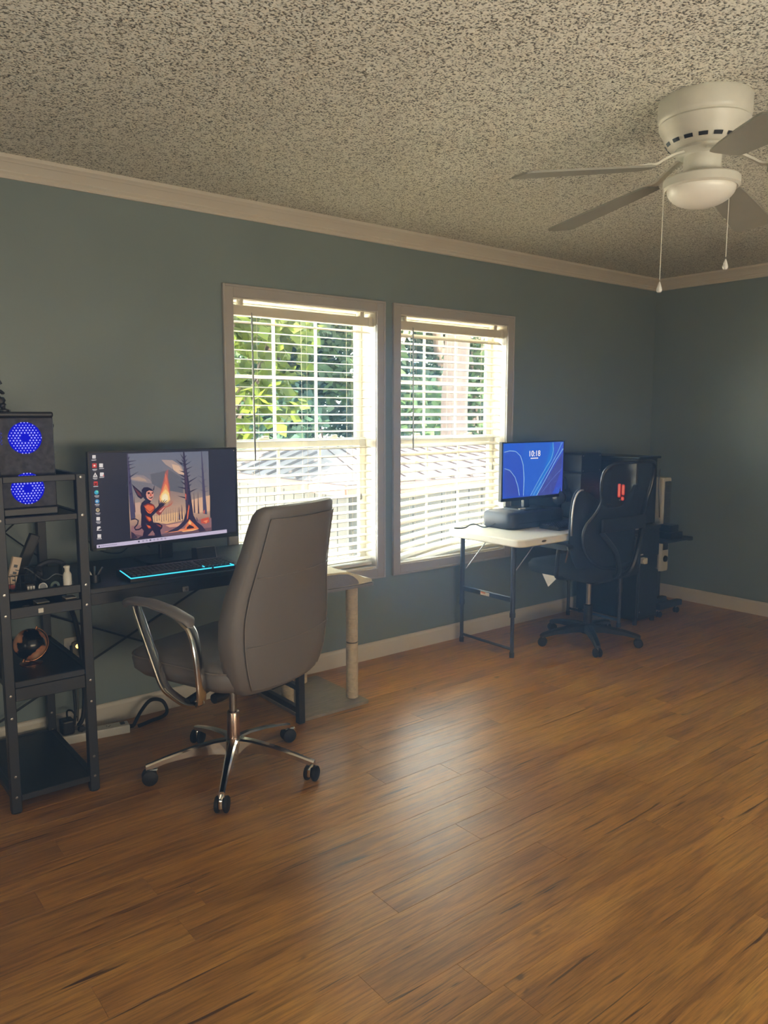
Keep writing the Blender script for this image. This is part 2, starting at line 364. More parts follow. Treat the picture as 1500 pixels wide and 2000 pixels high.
# windows: picture-frame casing, double-hung sashes with muntins and panes
def window(name, a0, a1):
    z0, z1 = WZ0, WZ1
    b = B(); cw = 0.056
    o0, o1, p0, p1 = a0 - cw + 0.004, a1 + cw - 0.004, z0 - cw, z1 + cw
    for (xa, xb, za, zb) in ((o0, a0 + 0.004, p0, p1), (a1 - 0.004, o1, p0, p1), (a0 + 0.004, a1 - 0.004, p0, z0 + 0.002), (a0 + 0.004, a1 - 0.004, z1 - 0.002, p1)):
        box(b, xa, xb, D - 0.014, D, za, zb, 0.002, 1)
    for (xa, xb, za, zb) in ((o0, o0 + 0.012, p0, p1), (o1 - 0.012, o1, p0, p1), (o0 + 0.012, o1 - 0.012, p0, p0 + 0.012), (o0 + 0.012, o1 - 0.012, p1 - 0.012, p1)):
        box(b, xa, xb, D - 0.019, D - 0.013, za, zb, 0.002, 1)
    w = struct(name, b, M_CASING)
    b = B(); th = 0.006   # jamb liners
    box(b, a0, a0 + th, D, D + 0.16, z0, z1); box(b, a1 - th, a1, D, D + 0.16, z0, z1)
    box(b, a0 + th, a1 - th, D, D + 0.16, z1 - th, z1)
    obj('jamb', b, M_TRIM, w)
    b = B(); box(b, a0 + th, a1 - th, D - 0.004, D + 0.16, z0, z0 + 0.012, 0.002, 1); obj('window_sill', b, M_TRIM, w)
    zm = 1.235; i0, i1 = a0 + th, a1 - th
    def sash(nm, y0, y1, zb, zt, nv, hz, bw, tw):
        sw = 0.042; b = B()
        box(b, i0, i0 + sw, y0, y1, zb, zt, 0.003, 1); box(b, i1 - sw, i1, y0, y1, zb, zt, 0.003, 1)
        box(b, i0 + sw, i1 - sw, y0, y1, zb, zb + bw, 0.003, 1); box(b, i0 + sw, i1 - sw, y0, y1, zt - tw, zt, 0.003, 1)
        s = obj(nm, b, M_VINYL, w); b = B(); gx0, gx1 = i0 + sw, i1 - sw; gz0, gz1 = zb + bw, zt - tw; ym = (y0 + y1) / 2
        obj('pane', box(B(), gx0 - 0.004, gx1 + 0.004, ym + 0.003, ym + 0.006, gz0 - 0.004, gz1 + 0.004), M_GLASS, s)
        for k in range(1, nv + 1):
            x = gx0 + (gx1 - gx0) * k / (nv + 1)
            obj('muntin', box(B(), x - 0.0085, x + 0.0085, ym - 0.004, ym + 0.003, gz0, gz1, 0.002, 1), M_VINYL, s)
        if hz: obj('muntin', box(B(), gx0, gx1, ym - 0.0045, ym + 0.0028, hz - 0.0085, hz + 0.0085, 0.002, 1), M_VINYL, s)
        return s
    sash('upper_sash', D + 0.125, D + 0.152, zm - 0.02, z1 - th, 2, 1.575, 0.04, 0.04)
    lo = sash('lower_sash', D + 0.095, D + 0.122, z0 + 0.012, zm + 0.022, 2, None, 0.05, 0.045)
    for fx in (0.25, 0.75):
        x = i0 + (i1 - i0) * fx; b = B(); box(b, x - 0.03, x + 0.03, D + 0.100, D + 0.120, zm + 0.022, zm + 0.030, 0.002, 1); box(b, x - 0.008, x + 0.03, D + 0.104, D + 0.116, zm + 0.030, zm + 0.040, 0.003, 1)
        obj('sash_lock', b, M_VINYL, lo)
    return w
window('window_1', *WINS[0]); window('window_2', *WINS[1])

# horizontal blinds: each slat is a part
def blind(a0, a1, label, tilt, sag, n, wand_z, tassel_z, seed):
    rnd = random.Random(seed)
    yc = D + 0.052; t = thing('window_blind', label, 'blind', ((a0 + a1) / 2, yc, 1.885), group='white horizontal blinds')
    x0, x1 = a0 + 0.012, a1 - 0.012
    b = B(); box(b, x0, x1, yc - 0.028, yc + 0.026, 1.862, 1.908, 0.002, 1); box(b, x1 - 0.022, x1 + 0.002, yc - 0.031, yc + 0.028, 1.860, 1.911, 0.002, 1)
    obj('headrail', b, M_SLAT, t)
    for fx in (0.08, 0.92): obj('bracket', box(B(), a0 + 0.006 + (a1 - a0 - 0.012) * fx - 0.01, a0 + (a1 - a0) * fx + 0.01, yc - 0.02, yc + 0.02, 1.908, 1.934), M_SLAT, t)
    ztop, zbot = 1.832, 0.578
    for i in range(n):
        f = i / (n - 1); z = ztop + (zbot - ztop) * f; ti = tilt(f, i) + rnd.uniform(-0.03, 0.03); s = sag(f)
        b = B(); NS = 8; rings = []
        jl, jr = rnd.uniform(-0.003, 0.003), rnd.uniform(-0.004, 0.004)
        for k in range(NS + 1):
            u = k / NS; x = x0 + 0.004 + jl + (x1 - x0 - 0.008 + jr - jl) * u
            zz = z - s * (1 - u) ** 2.2 - 0.012 * f * f * u * (1 - u) * 0.5; tt = ti * (1.0 if s == 0 else 1 + 0.5 * (1 - u))
            ring = []
            for (d, h) in ((-0.0245, 0.0), (0.0, 0.0022), (0.0245, 0.0), (0.0245, -0.0022), (0.0, 0.0), (-0.0245, -0.0022)):
                ring.append((x, yc + d * math.cos(tt) - h * math.sin(tt), zz + d * math.sin(tt) + h * math.cos(tt)))
            rings.append(ring)
        loft(b, rings); obj('slat', b, M_SLAT, t)
    b = B(); s = sag(1.0); rings = []
    for k in range(9):
        u = k / 8; x = x0 + 0.004 + (x1 - x0 - 0.008) * u; zz = 0.548 - s * (1 - u) ** 2.2
        rings.append([(x, yc - 0.025, zz - 0.008), (x, yc + 0.025, zz - 0.008), (x, yc + 0.025, zz + 0.008), (x, yc - 0.025, zz + 0.008)])
    loft(b, rings); obj('bottom_rail', b, M_SLAT, t)
    for fx in (0.16, 0.5, 0.84):
        x = x0 + (x1 - x0) * fx; b = B(); zb = 0.55 - s * (1 - fx) ** 2.2
        for dy in (-0.026, 0.026): tube(b, [(x, yc + dy, 1.862), (x, yc + dy, zb)], 0.0009, 4)
        obj('ladder_cord', b, M_SLAT, t)
    b = B(); xw = x0 + 0.105; tube(b, [(xw, yc - 0.036, 1.858), (xw + 0.003, yc - 0.038, wand_z)], 0.0042, 6); cyl(b, (xw, yc - 0.036, 1.875), (xw, yc - 0.036, 1.855), 0.002, 6)
    obj('tilt_wand', b, mat('clear_grey_wand', '74767a', 0.3), t)
    b = B()
    for k in (-1, 1): tube(b, [(x1 - 0.085 + 0.006 * k, yc - 0.034, 1.862), (x1 - 0.085 + 0.002 * k, yc - 0.034, tassel_z)], 0.001, 4)
    c = obj('lift_cord', b, M_SLAT, t)
    b = B(); lathe(b, [(0.002, 0), (0.006, -0.005), (0.008, -0.03), (0.006, -0.034)], (x1 - 0.085, yc - 0.034, tassel_z), 8); obj('tassel', b, mat('clear_tassel', 'a09c90', 0.4), c)
    return t
blind(*WINS[0], 'white horizontal blind in left window behind the taupe chair, slats flat open', lambda f, i: 0.35 if i == 0 else 0.07 + 0.05 * f, lambda f: 0.010 * max(0, f - 0.5), 29, 1.155, 0.95, 3)
blind(*WINS[1], 'white horizontal blind in right window, lower slats bowed down at one end', lambda f, i: 0.55 if i == 0 else 0.30, lambda f: 0.085 * max(0, (f - 0.45) / 0.55) ** 1.5, 29, 1.185, 1.07, 5)
# ------------------------------------------------------------------ taupe office chair
def office_chair():
    cx, cy = 1.343, 2.629; rot = math.radians(20)
    t = thing('office_chair', 'taupe leatherette office chair with chrome arms turned to the black desk', 'chair', (cx, cy, 0), rot)
    # upholstered back: cross-sections bottom to top (z, half width, y of rear face, thickness)
    def ring(z, hw, yb, th, n=28):
        out = []
        for k in range(n):
            a = 2 * PI * k / n; ca, sa = math.cos(a), math.sin(a); e = 0.42
            x = hw * (abs(ca) ** e) * (1 if ca >= 0 else -1); y = th / 2 * (abs(sa) ** e) * (1 if sa >= 0 else -1)
            bow = -0.035 * (1 - (x / hw) ** 2)
            out.append((x, yb + th / 2 + y + bow, z))
        return out
    S = [(0.405, 0.175, -0.235, 0.04), (0.412, 0.205, -0.250, 0.075), (0.45, 0.232, -0.262, 0.095), (0.52, 0.258, -0.268, 0.105), (0.60, 0.272, -0.270, 0.108), (0.68, 0.272, -0.273, 0.106), (0.76, 0.257, -0.282, 0.100), (0.84, 0.236, -0.298, 0.092), (0.92, 0.220, -0.318, 0.086), (1.00, 0.209, -0.338, 0.082), (1.045, 0.203, -0.350, 0.076), (1.066, 0.196, -0.354, 0.062), (1.076, 0.180, -0.352, 0.035)]
    b = B(); loft(b, [ring(*s) for s in S]); back = obj('backrest', b, M_TAUPE, t, world=False, smooth=60)
    # raised rear panel with its seams
    def rear(z, fx):
        for (a, c) in zip(S, S[1:]):
            if a[0] <= z <= c[0]:
                f = (z - a[0]) / (c[0] - a[0]); hw = a[1] + (c[1] - a[1]) * f; yb = a[2] + (c[2] - a[2]) * f
                x = hw * fx; return (x, yb - 0.035 * (1 - fx * fx) - 0.003 + (0.004 if abs(fx) > 0.8 else 0), z)
    b = B(); zs = [0.43 + (1.035 - 0.43) * i / 16 for i in range(17)]; grid = []
    for z in zs:
        w = 0.86
        row = []
        for k in range(13):
            fx = -w + 2 * w * k / 12; p = rear(z, fx)
            crease = 0.0
            for zc in (0.595, 0.835): crease += 0.004 * math.exp(-((z - zc) / 0.008) ** 2)
            puff = 0.008 * (1 - (abs(fx) / w) ** 6)
            row.append(b.verts.new((p[0], p[1] - puff + crease, p[2])))
        grid.append(row)
    for r0, r1 in zip(grid, grid[1:]):
        for k in range(12): b.faces.new((r0[k], r0[k + 1], r1[k + 1], r1[k]))
    obj('rear_panel', b, M_TAUPE, back, world=False, smooth=True)
    b = B()
    for sx in (-1, 1): tube(b, [Vector(rear(z, sx * 0.865)) + Vector((0, -0.002, 0)) for z in zs], 0.002, 6)
    tube(b, [Vector(rear(1.035, -0.865 + 1.73 * k / 12)) + Vector((0, -0.003, 0)) for k in range(13)], 0.002, 6)
    for zc, dz in ((0.595, -0.006), (0.835, -0.004)):
        tube(b, [Vector(rear(zc + dz * math.sin(PI * k / 12), -0.85 + 1.7 * k / 12)) + Vector((0, -0.0085, 0)) for k in range(13)], 0.0016, 6)
    obj('piping', b, M_SEAM, back, world=False, smooth=True)
    # seat
    def srect(z, hx, y0, y1, r): return [(x, y, z) for x, y in rrect(-hx, hx, y0, y1, r, 6)]
    b = B(); loft(b, [srect(0.415, 0.20, -0.20, 0.24, 0.06), srect(0.42, 0.245, -0.22, 0.27, 0.08), srect(0.445, 0.268, -0.235, 0.295, 0.09), srect(0.48, 0.272, -0.235, 0.30, 0.09), srect(0.508, 0.262, -0.22, 0.285, 0.09), srect(0.523, 0.235, -0.20, 0.25, 0.08), srect(0.528, 0.15, -0.15, 0.17, 0.06)])
    seat = obj('seat', b, M_TAUPE, t, world=False, smooth=70)
    b = B(); tube(b, [(x, y, z) for x, y, z in srect(0.495, 0.2705, -0.232, 0.298, 0.09)] + [srect(0.495, 0.2705, -0.232, 0.298, 0.09)[0]], 0.003, 6); obj('piping', b, M_SEAM, seat, world=False)
    # arms
    for sx in (-1, 1):
        x = sx * 0.300
        b = B(); pad = [(-0.095, 0.664, 0.020), (-0.085, 0.676, 0.030), (0.0, 0.700, 0.034), (0.10, 0.714, 0.034), (0.19, 0.712, 0.032), (0.225, 0.702, 0.024), (0.232, 0.694, 0.012)]
        rings = []
        for y, z, hw in pad: rings.append([(x + hw * math.cos(a) * 0.95, y, z + 0.014 * math.sin(a) + 0.006) for a in [2 * PI * k / 12 for k in range(12)]])
        loft(b, rings); arm = obj('armrest', b, M_TAUPE, t, world=False, smooth=60, label='padded taupe armrest')
        b = B()
        path = smoothline([(x, 0.175, 0.700), (x, 0.150, 0.64), (x, 0.085, 0.50), (x, 0.045, 0.425), (x - sx * 0.004, 0.0, 0.395), (x - sx * 0.006, -0.06, 0.378), (x - sx * 0.006, -0.115, 0.385), (x, -0.135, 0.42), (x, -0.13, 0.50), (x, -0.115, 0.60), (x, -0.09, 0.655), (x, -0.04, 0.683)], 5)
        for i in range(1): 
            rings = []
            for k, p in enumerate(path):
                d = (path[min(k + 1, len(path) - 1)] - path[max(k - 1, 0)]).normalized(); nrm = Vector((0, -d.z, d.y)); hw, ht = 0.019, 0.0075
                rings.append([p + Vector((1, 0, 0)) * a * hw + nrm * c * ht for a, c in ((-1, -0.6), (-0.7, -1), (0.7, -1), (1, -0.6), (1, 0.6), (0.7, 1), (-0.7, 1), (-1, 0.6))])
            loft(b, rings)
        obj('arm_frame', b, M_CHROME, t, world=False, smooth=40, label='flat chrome arm loop')
        b = B(); tube(b, [(x - sx * 0.006, -0.06, 0.385), (sx * 0.20, -0.05, 0.395), (sx * 0.10, -0.03, 0.40)], 0.014, 8); obj('arm_bracket', b, M_PLAST, t, world=False)
    # mechanism, levers, gas lift, star base
    b = B(); box(b, -0.10, 0.10, -0.12, 0.12, 0.375, 0.415, 0.015, 2); obj('tilt_mechanism', b, M_PLAST, t, world=False)
    b = B(); box(b, -0.055, 0.055, -0.25, -0.10, 0.388, 0.408, 0.006); obj('back_bracket', b, M_PLAST, t, world=False)
    b = B(); tube(b, [(-0.08, -0.02, 0.385), (-0.2, -0.03, 0.38)], 0.005, 6); lathe(b, [(0, -0.035), (0.018, -0.03), (0.02, 0), (0.018, 0.03), (0, 0.035)], (-0.19, -0.115, 0.383), 10, Matrix.Rotation(PI / 2, 4, 'Y')); obj('tension_knob', b, M_PLAST, t, world=False, smooth=40)
    b = B(); tube(b, [(0.08, 0.03, 0.385), (0.24, 0.05, 0.378)], 0.005, 6); box(b, 0.22, 0.31, 0.038, 0.062, 0.368, 0.385, 0.006); obj('lever', b, M_PLAST, t, world=False)
    b = B(); lathe(b, [(0.0145, 0.24), (0.0145, 0.38)], n=20); obj('gas_piston', b, M_STEEL, t, world=False, smooth=40)
    b = B(); lathe(b, [(0.025, 0.11), (0.025, 0.236), (0.022, 0.242), (0.0145, 0.244)], n=24); obj('gas_cylinder', b, mat('copper_tinted_chrome', 'b39a8a', 0.22, 1.0, var=0.04), t, world=False, smooth=40)
    b = B(); lathe(b, [(0.034, 0.065), (0.036, 0.10), (0.04, 0.125), (0.036, 0.135), (0.026, 0.137)], n=24); hub = obj('base_hub', b, M_CHROME, t, world=False, smooth=40)
    for k in range(5):
        a = math.radians(18.9 + 72 * k) - rot; ca, sa = math.cos(a), math.sin(a)
        def P(r, s, z): return (r * ca - s * sa, r * sa + s * ca, z)
        b = B(); rings = []
        for r, zt, zb, hw in ((0.02, 0.137, 0.075, 0.020), (0.08, 0.134, 0.085, 0.017), (0.17, 0.119, 0.088, 0.0145), (0.26, 0.098, 0.076, 0.012), (0.318, 0.082, 0.060, 0.011), (0.332, 0.078, 0.052, 0.011)):
            rings.append([P(r, -hw, zb), P(r, hw, zb), P(r, hw, zt - 0.006), P(r, hw * 0.6, zt), P(r, -hw * 0.6, zt), P(r, -hw, zt - 0.006)])
        loft(b, rings); obj('base_arm', b, M_CHROME, t, world=False, smooth=35)
        b = B(); r = 0.322; c = obj('caster', cyl(b, P(r, 0, 0.066), P(r, 0, 0.028), 0.006, 8), M_STEEL, t, world=False)
        yaw = a + (-0.15 - a, 0.6 - a, -0.35 - a, 4.03 - a, 3.70 - a)[k] - rot; cy_, sy_ = math.cos(yaw), math.sin(yaw); o = P(r, 0, 0)
        wx, wy = o[0] + 0.004 * cy_, o[1] + 0.004 * sy_
        for s in (-1, 1):
            b = B(); R = Matrix.Rotation(yaw, 4, 'Z') @ Matrix.Rotation(PI / 2, 4, 'X')
            lathe(b, [(0, -0.0085), (0.024, -0.0085), (0.029, -0.005), (0.030, 0), (0.029, 0.005), (0.024, 0.0085), (0, 0.0085)], (wx - s * 0.016 * sy_, wy + s * 0.016 * cy_, 0.030), 20, R); obj('wheel', b, M_RUBBER, c, world=False, smooth=40)
        b = B(); box(b, -0.012, 0.031, -0.0078, 0.0078, 0.022, 0.060, 0.006, 2, Matrix.Translation((wx, wy, 0)) @ Matrix.Rotation(yaw, 4, 'Z')); obj('caster_hood', b, M_CHROME, c, world=False, label='chrome caster hood')
    return t
office_chair()

# ------------------------------------------------------------------ black desk with shelf tower
FX0, FX1, FY0, FY1 = 0.575, 0.877, 2.795, 3.365
def desk():
    t = thing('computer_desk', 'black metal-framed computer desk with an open shelf tower on its left', 'desk', (1.2, 3.08, 0))
    pw = 0.033
    for px_, py_ in ((FX0, FY0), (FX1 - pw, FY0), (FX0, FY1 - pw), (FX1 - pw, FY1 - pw)):
        b = B(); box(b, px_, px_ + pw, py_, py_ + pw, 0.004, 1.176, 0.002, 1); p = obj('post', b, M_BLACK, t)
        b = B(); lathe(b, [(0, 0), (0.017, 0), (0.017, 0.004), (0, 0.004)], (px_ + pw / 2, py_ + pw / 2, 0), 10); obj('foot_pad', b, M_RUBBER, p)
        b = B()
        for z in (1.03, 0.778, 0.705, 0.425, 0.345, 0.06, 1.165, 0.135):
            lathe(b, [(0.0052, 0), (0.0045, 0.002), (0, 0.0025)], (px_ + pw / 2, py_, z), 8, Matrix.Rotation(PI / 2, 4, 'X'))
        obj('bolts', b, M_STEEL, p)['kind'] = 'stuff'
    rails = B()
    def rail(x0, x1, y0, y1, z0, z1, n='rail'): obj(n, box(B(), x0, x1, y0, y1, z0, z1, 0.002, 1), M_BLACK, t)
    for zt in (1.176, 1.038, 0.470, 0.062):
        h = 0.022
        rail(FX0 + pw, FX1 - pw, FY0 + 0.004, FY0 + 0.024, zt - h, zt); rail(FX0 + pw, FX1 - pw, FY1 - 0.024, FY1 - 0.004, zt - h, zt)
        for x in (FX0 + 0.006, FX1 - 0.026): rail(x, x + 0.02, FY0 + pw, FY1 - pw, zt - h, zt)
    rail(FX0 + pw, FX1 - pw, FY0 + 0.004, FY0 + 0.022, 0.752, 0.782)
    for z, n in ((1.038, 'top_shelf'), (0.468, 'globe_shelf'), (0.062, 'bottom_shelf')):
        obj('shelf', box(B(), FX0 + 0.012, FX1 - 0.012, FY0 + 0.010, FY1 - 0.012, z - 0.02, z - 0.004, 0.001, 1), M_BOARD, t)
    for z0 in (0.400,): rail(FX0 + pw, FX1 - pw, FY0 + 0.004, FY0 + 0.02, z0, 0.447)
    obj('shelf', box(B(), FX0 + 0.012, FX1 - 0.012, FY0 + 0.024, FY1 - 0.012, 0.752, 0.768, 0.001, 1), M_BOARD, t)
    obj('tray_shelf', box(B(), FX0 + 0.034, FX1 - 0.034, FY0 + 0.03, FY1 - 0.05, 0.700, 0.708, 0.001, 1), M_BOARD, t)
    rail(FX0 + pw, FX1 - pw, FY0 + 0.004, FY0 + 0.02, 0.690, 0.728, 'tray_lip')
    # desktop
    obj('desktop', box(B(), FX1 + 0.001, 1.825, 2.815, 3.37, 0.735, 0.755, 0.003, 2), M_BOARD, t)
    rail(FX1, 1.80, 2.83, 2.85, 0.690, 0.735); rail(FX1, 1.80, 3.335, 3.355, 0.700, 0.735)
    # right-hand leg frame
    for y in (2.868, 3.33): obj('leg', box(B(), 1.783, 1.815, y - 0.016, y + 0.016, 0.0, 0.735, 0.002, 1), M_BLACK, t)
    rail(1.786, 1.812, 2.885, 3.313, 0.045, 0.072); rail(1.786, 1.812, 2.885, 3.313, 0.150, 0.174); rail(1.786, 1.812, 2.885, 3.313, 0.71, 0.735)
    # cross braces
    def rod(p, q, r=0.0035): obj('cross_brace', cyl(B(), p, q, r, 6), M_BLACK, t)
    rod((FX0 + 0.02, 3.369, 1.03), (FX1 - 0.015, 3.369, 0.79)); rod((FX0 + 0.02, 3.374, 0.79), (FX1 - 0.015, 3.374, 1.03))
    rod((FX0 + 0.02, 3.374, 0.68), (1.79, 3.352, 0.12), 0.005); rod((FX0 + 0.02, 3.362, 0.10), (1.79, 3.362, 0.68), 0.005)
    return t
desk()

# ------------------------------------------------------------------ mesh-front computer on the top shelf
def tower_pc():
    x0, x1, y0, y1, z0, z1 = 0.610, 0.795, 2.845, 3.25, 1.034, 1.392
    t = thing('desktop_computer', 'black computer tower with two glowing blue fans behind mesh, on desk shelf', 'computer', ((x0 + x1) / 2, (y0 + y1) / 2, z0))
    b = B(); box(b, x0, x1, y0 + 0.012, y1, z0 + 0.012, z1 - 0.018, 0.003, 1); obj('case', b, M_PLAST, t)
    b = B(); box(b, x0 - 0.001, x1 + 0.001, y0 + 0.004, y1, z1 - 0.02, z1, 0.007, 2); obj('top_panel', b, M_PLAST, t)
    for fx in (0.02, 0.165):
        for fy in (0.05, 0.36): obj('foot', box(B(), x0 + fx - 0.015, x0 + fx + 0.015, y0 + fy - 0.02, y0 + fy + 0.02, z0, z0 + 0.012, 0.002, 1), M_RUBBER, t)
    b = B(); box(b, x0 + 0.005, x1 - 0.002, y0 - 0.006, y0 + 0.012, z0 + 0.002, z0 + 0.03, 0.004, 2); obj('lower_bezel', b, M_PLAST, t)
    mf = mat('dark_mesh_front', '34353f', 0.6, var=0.75, scale=55, bump=0.4)
    b = B(); box(b, x0 + 0.002, x1 - 0.004, y0, y0 + 0.012, z0 + 0.03, z1 - 0.02, 0.003, 1); front = obj('mesh_front', b, mf, t)
    obj('power_button', cyl(B(), (x1 + 0.001, y0 + 0.025, z1 - 0.048), (x1 + 0.004, y0 + 0.025, z1 - 0.048), 0.006, 8), M_PLAST, t)
    glow, dot, dim = emit('blue_fan_glow', '0606d6', 0.42), emit('blue_fan_led', '8e96ff', 0.62), emit('dim_blue_led', '2a36d8', 0.5)
    for zc in (1.303, 1.130):
        xc = 0.697; R = 0.054
        b = B(); lathe(b, [(0.016, 0), (R, 0), (R, 0.0008), (0.016, 0.0008)], (xc, y0 - 0.0002, zc), 28, Matrix.Rotation(PI / 2, 4, 'X')); g = obj('fan_ring', b, glow, t, label='glowing blue fan ring')
        b = B(); p = 0.0105; rr = 0
        for i in range(-7, 8):
            for j in range(-7, 8):
                x = (i + 0.5 * (j % 2)) * p; z = j * p * 0.82; d = math.hypot(x, z)
                if 0.012 < d < R - 0.001:
                    lathe(b, [(0.0030 if d < 0.04 else 0.0023, 0), (0, 0.0012)], (xc + x, y0 - 0.001, zc + z), 6, Matrix.Rotation(PI / 2, 4, 'X'))
        obj('led_dots', b, dot, g)['kind'] = 'stuff'
    b = B()
    for i in range(8): lathe(b, [(0.0018, 0), (0, 0.001)], (x0 + 0.009 + 0.004 * (i % 2), y0 - 0.0002, 1.325 - i * 0.006), 6, Matrix.Rotation(PI / 2, 4, 'X'))
    obj('side_led_dots', b, dim, t)['kind'] = 'stuff'
    return t
tower_pc()
t = thing('figurine', 'small dark jointed figurine on top of the black computer tower', 'figurine', (0.644, 2.885, 1.392))
b = B(); lathe(b, [(0, 0), (0.022, 0), (0.022, 0.006), (0.008, 0.010), (0.006, 0.02)], (0.644, 2.885, 1.392), 14); obj('base', b, M_PLAST, t, smooth=40)
b = B(); tube(b, smoothline([(0.644, 2.885, 1.41), (0.634, 2.885, 1.428), (0.626, 2.885, 1.45), (0.618, 2.885, 1.478)]), 0, 8, radii=[0.012 - 0.006 * k / 18 + 0.008 * (0.2 < k / 18 < 0.5) for k in range(19)]); obj('body', b, M_PLAST, t, smooth=True)
b = B(); bmesh.ops.create_uvsphere(b, u_segments=12, v_segments=8, radius=0.015, matrix=Matrix.Translation((0.616, 2.885, 1.487))); obj('head', b, M_PLAST2, t, smooth=True)
b = B()
for s in (-1, 1): tube(b, smoothline([(0.624, 2.885, 1.455), (0.634, 2.885 + s * 0.012, 1.462), (0.646, 2.885 + s * 0.01, 1.452)]), 0.004, 6)
tube(b, smoothline([(0.618, 2.885, 1.492), (0.630, 2.885, 1.500), (0.641, 2.885, 1.484)]), 0.005, 6); obj('arms', b, M_PLAST, t)

# ------------------------------------------------------------------ left monitor
def paint(bm, data, cx, yf, layer_step=0.00004, grid=None):
    lay = bm.loops.layers.float_color.new('col'); k = 0
    if grid:
        (xa, za, xb, zb, nx, nz, fn) = grid; V = [[bm.verts.new((xa + (xb - xa) * i / nx, yf, za + (zb - za) * j / nz)) for i in range(nx + 1)] for j in range(nz + 1)]
        for j in range(nz):
            for i in range(nx):
                f = bm.faces.new((V[j][i], V[j][i + 1], V[j + 1][i + 1], V[j + 1][i]))
                for lp, (ii, jj) in zip(f.loops, ((i, j), (i + 1, j), (i + 1, j + 1), (i, j + 1))): lp[lay] = lin(tuple(c / 255 for c in fn(ii / nx, jj / nz)))
    for w in data:   # red, green, blue, then x, z pairs in tenths of a millimetre
        c = lin(tuple(v / 255 for v in w[:3])); k += 1
        vs = [bm.verts.new((cx + w[i] / 1e4, yf - k * layer_step, w[i + 1] / 1e4)) for i in range(3, len(w), 2)]
        try: f = bm.faces.new(vs)
        except ValueError: continue
        for lp in f.loops: lp[lay] = c
    return bm
def flat_obj(name, bm, m, parent, label=None):
    M = ROOT[root_of(parent).name].inverted(); bm.transform(M)
    bmesh.ops.triangulate(bm, faces=bm.faces[:], ngon_method='EAR_CLIP')
    for f in bm.faces:
        f.normal_update()
        if f.normal.y > 0: f.normal_flip()
    me = bpy.data.meshes.new(name); bm.to_mesh(me); bm.free(); me.materials.append(m)
    o = bpy.data.objects.new(name, me); COL.objects.link(o); o.parent = parent
    if label: o['label'] = label
    return o
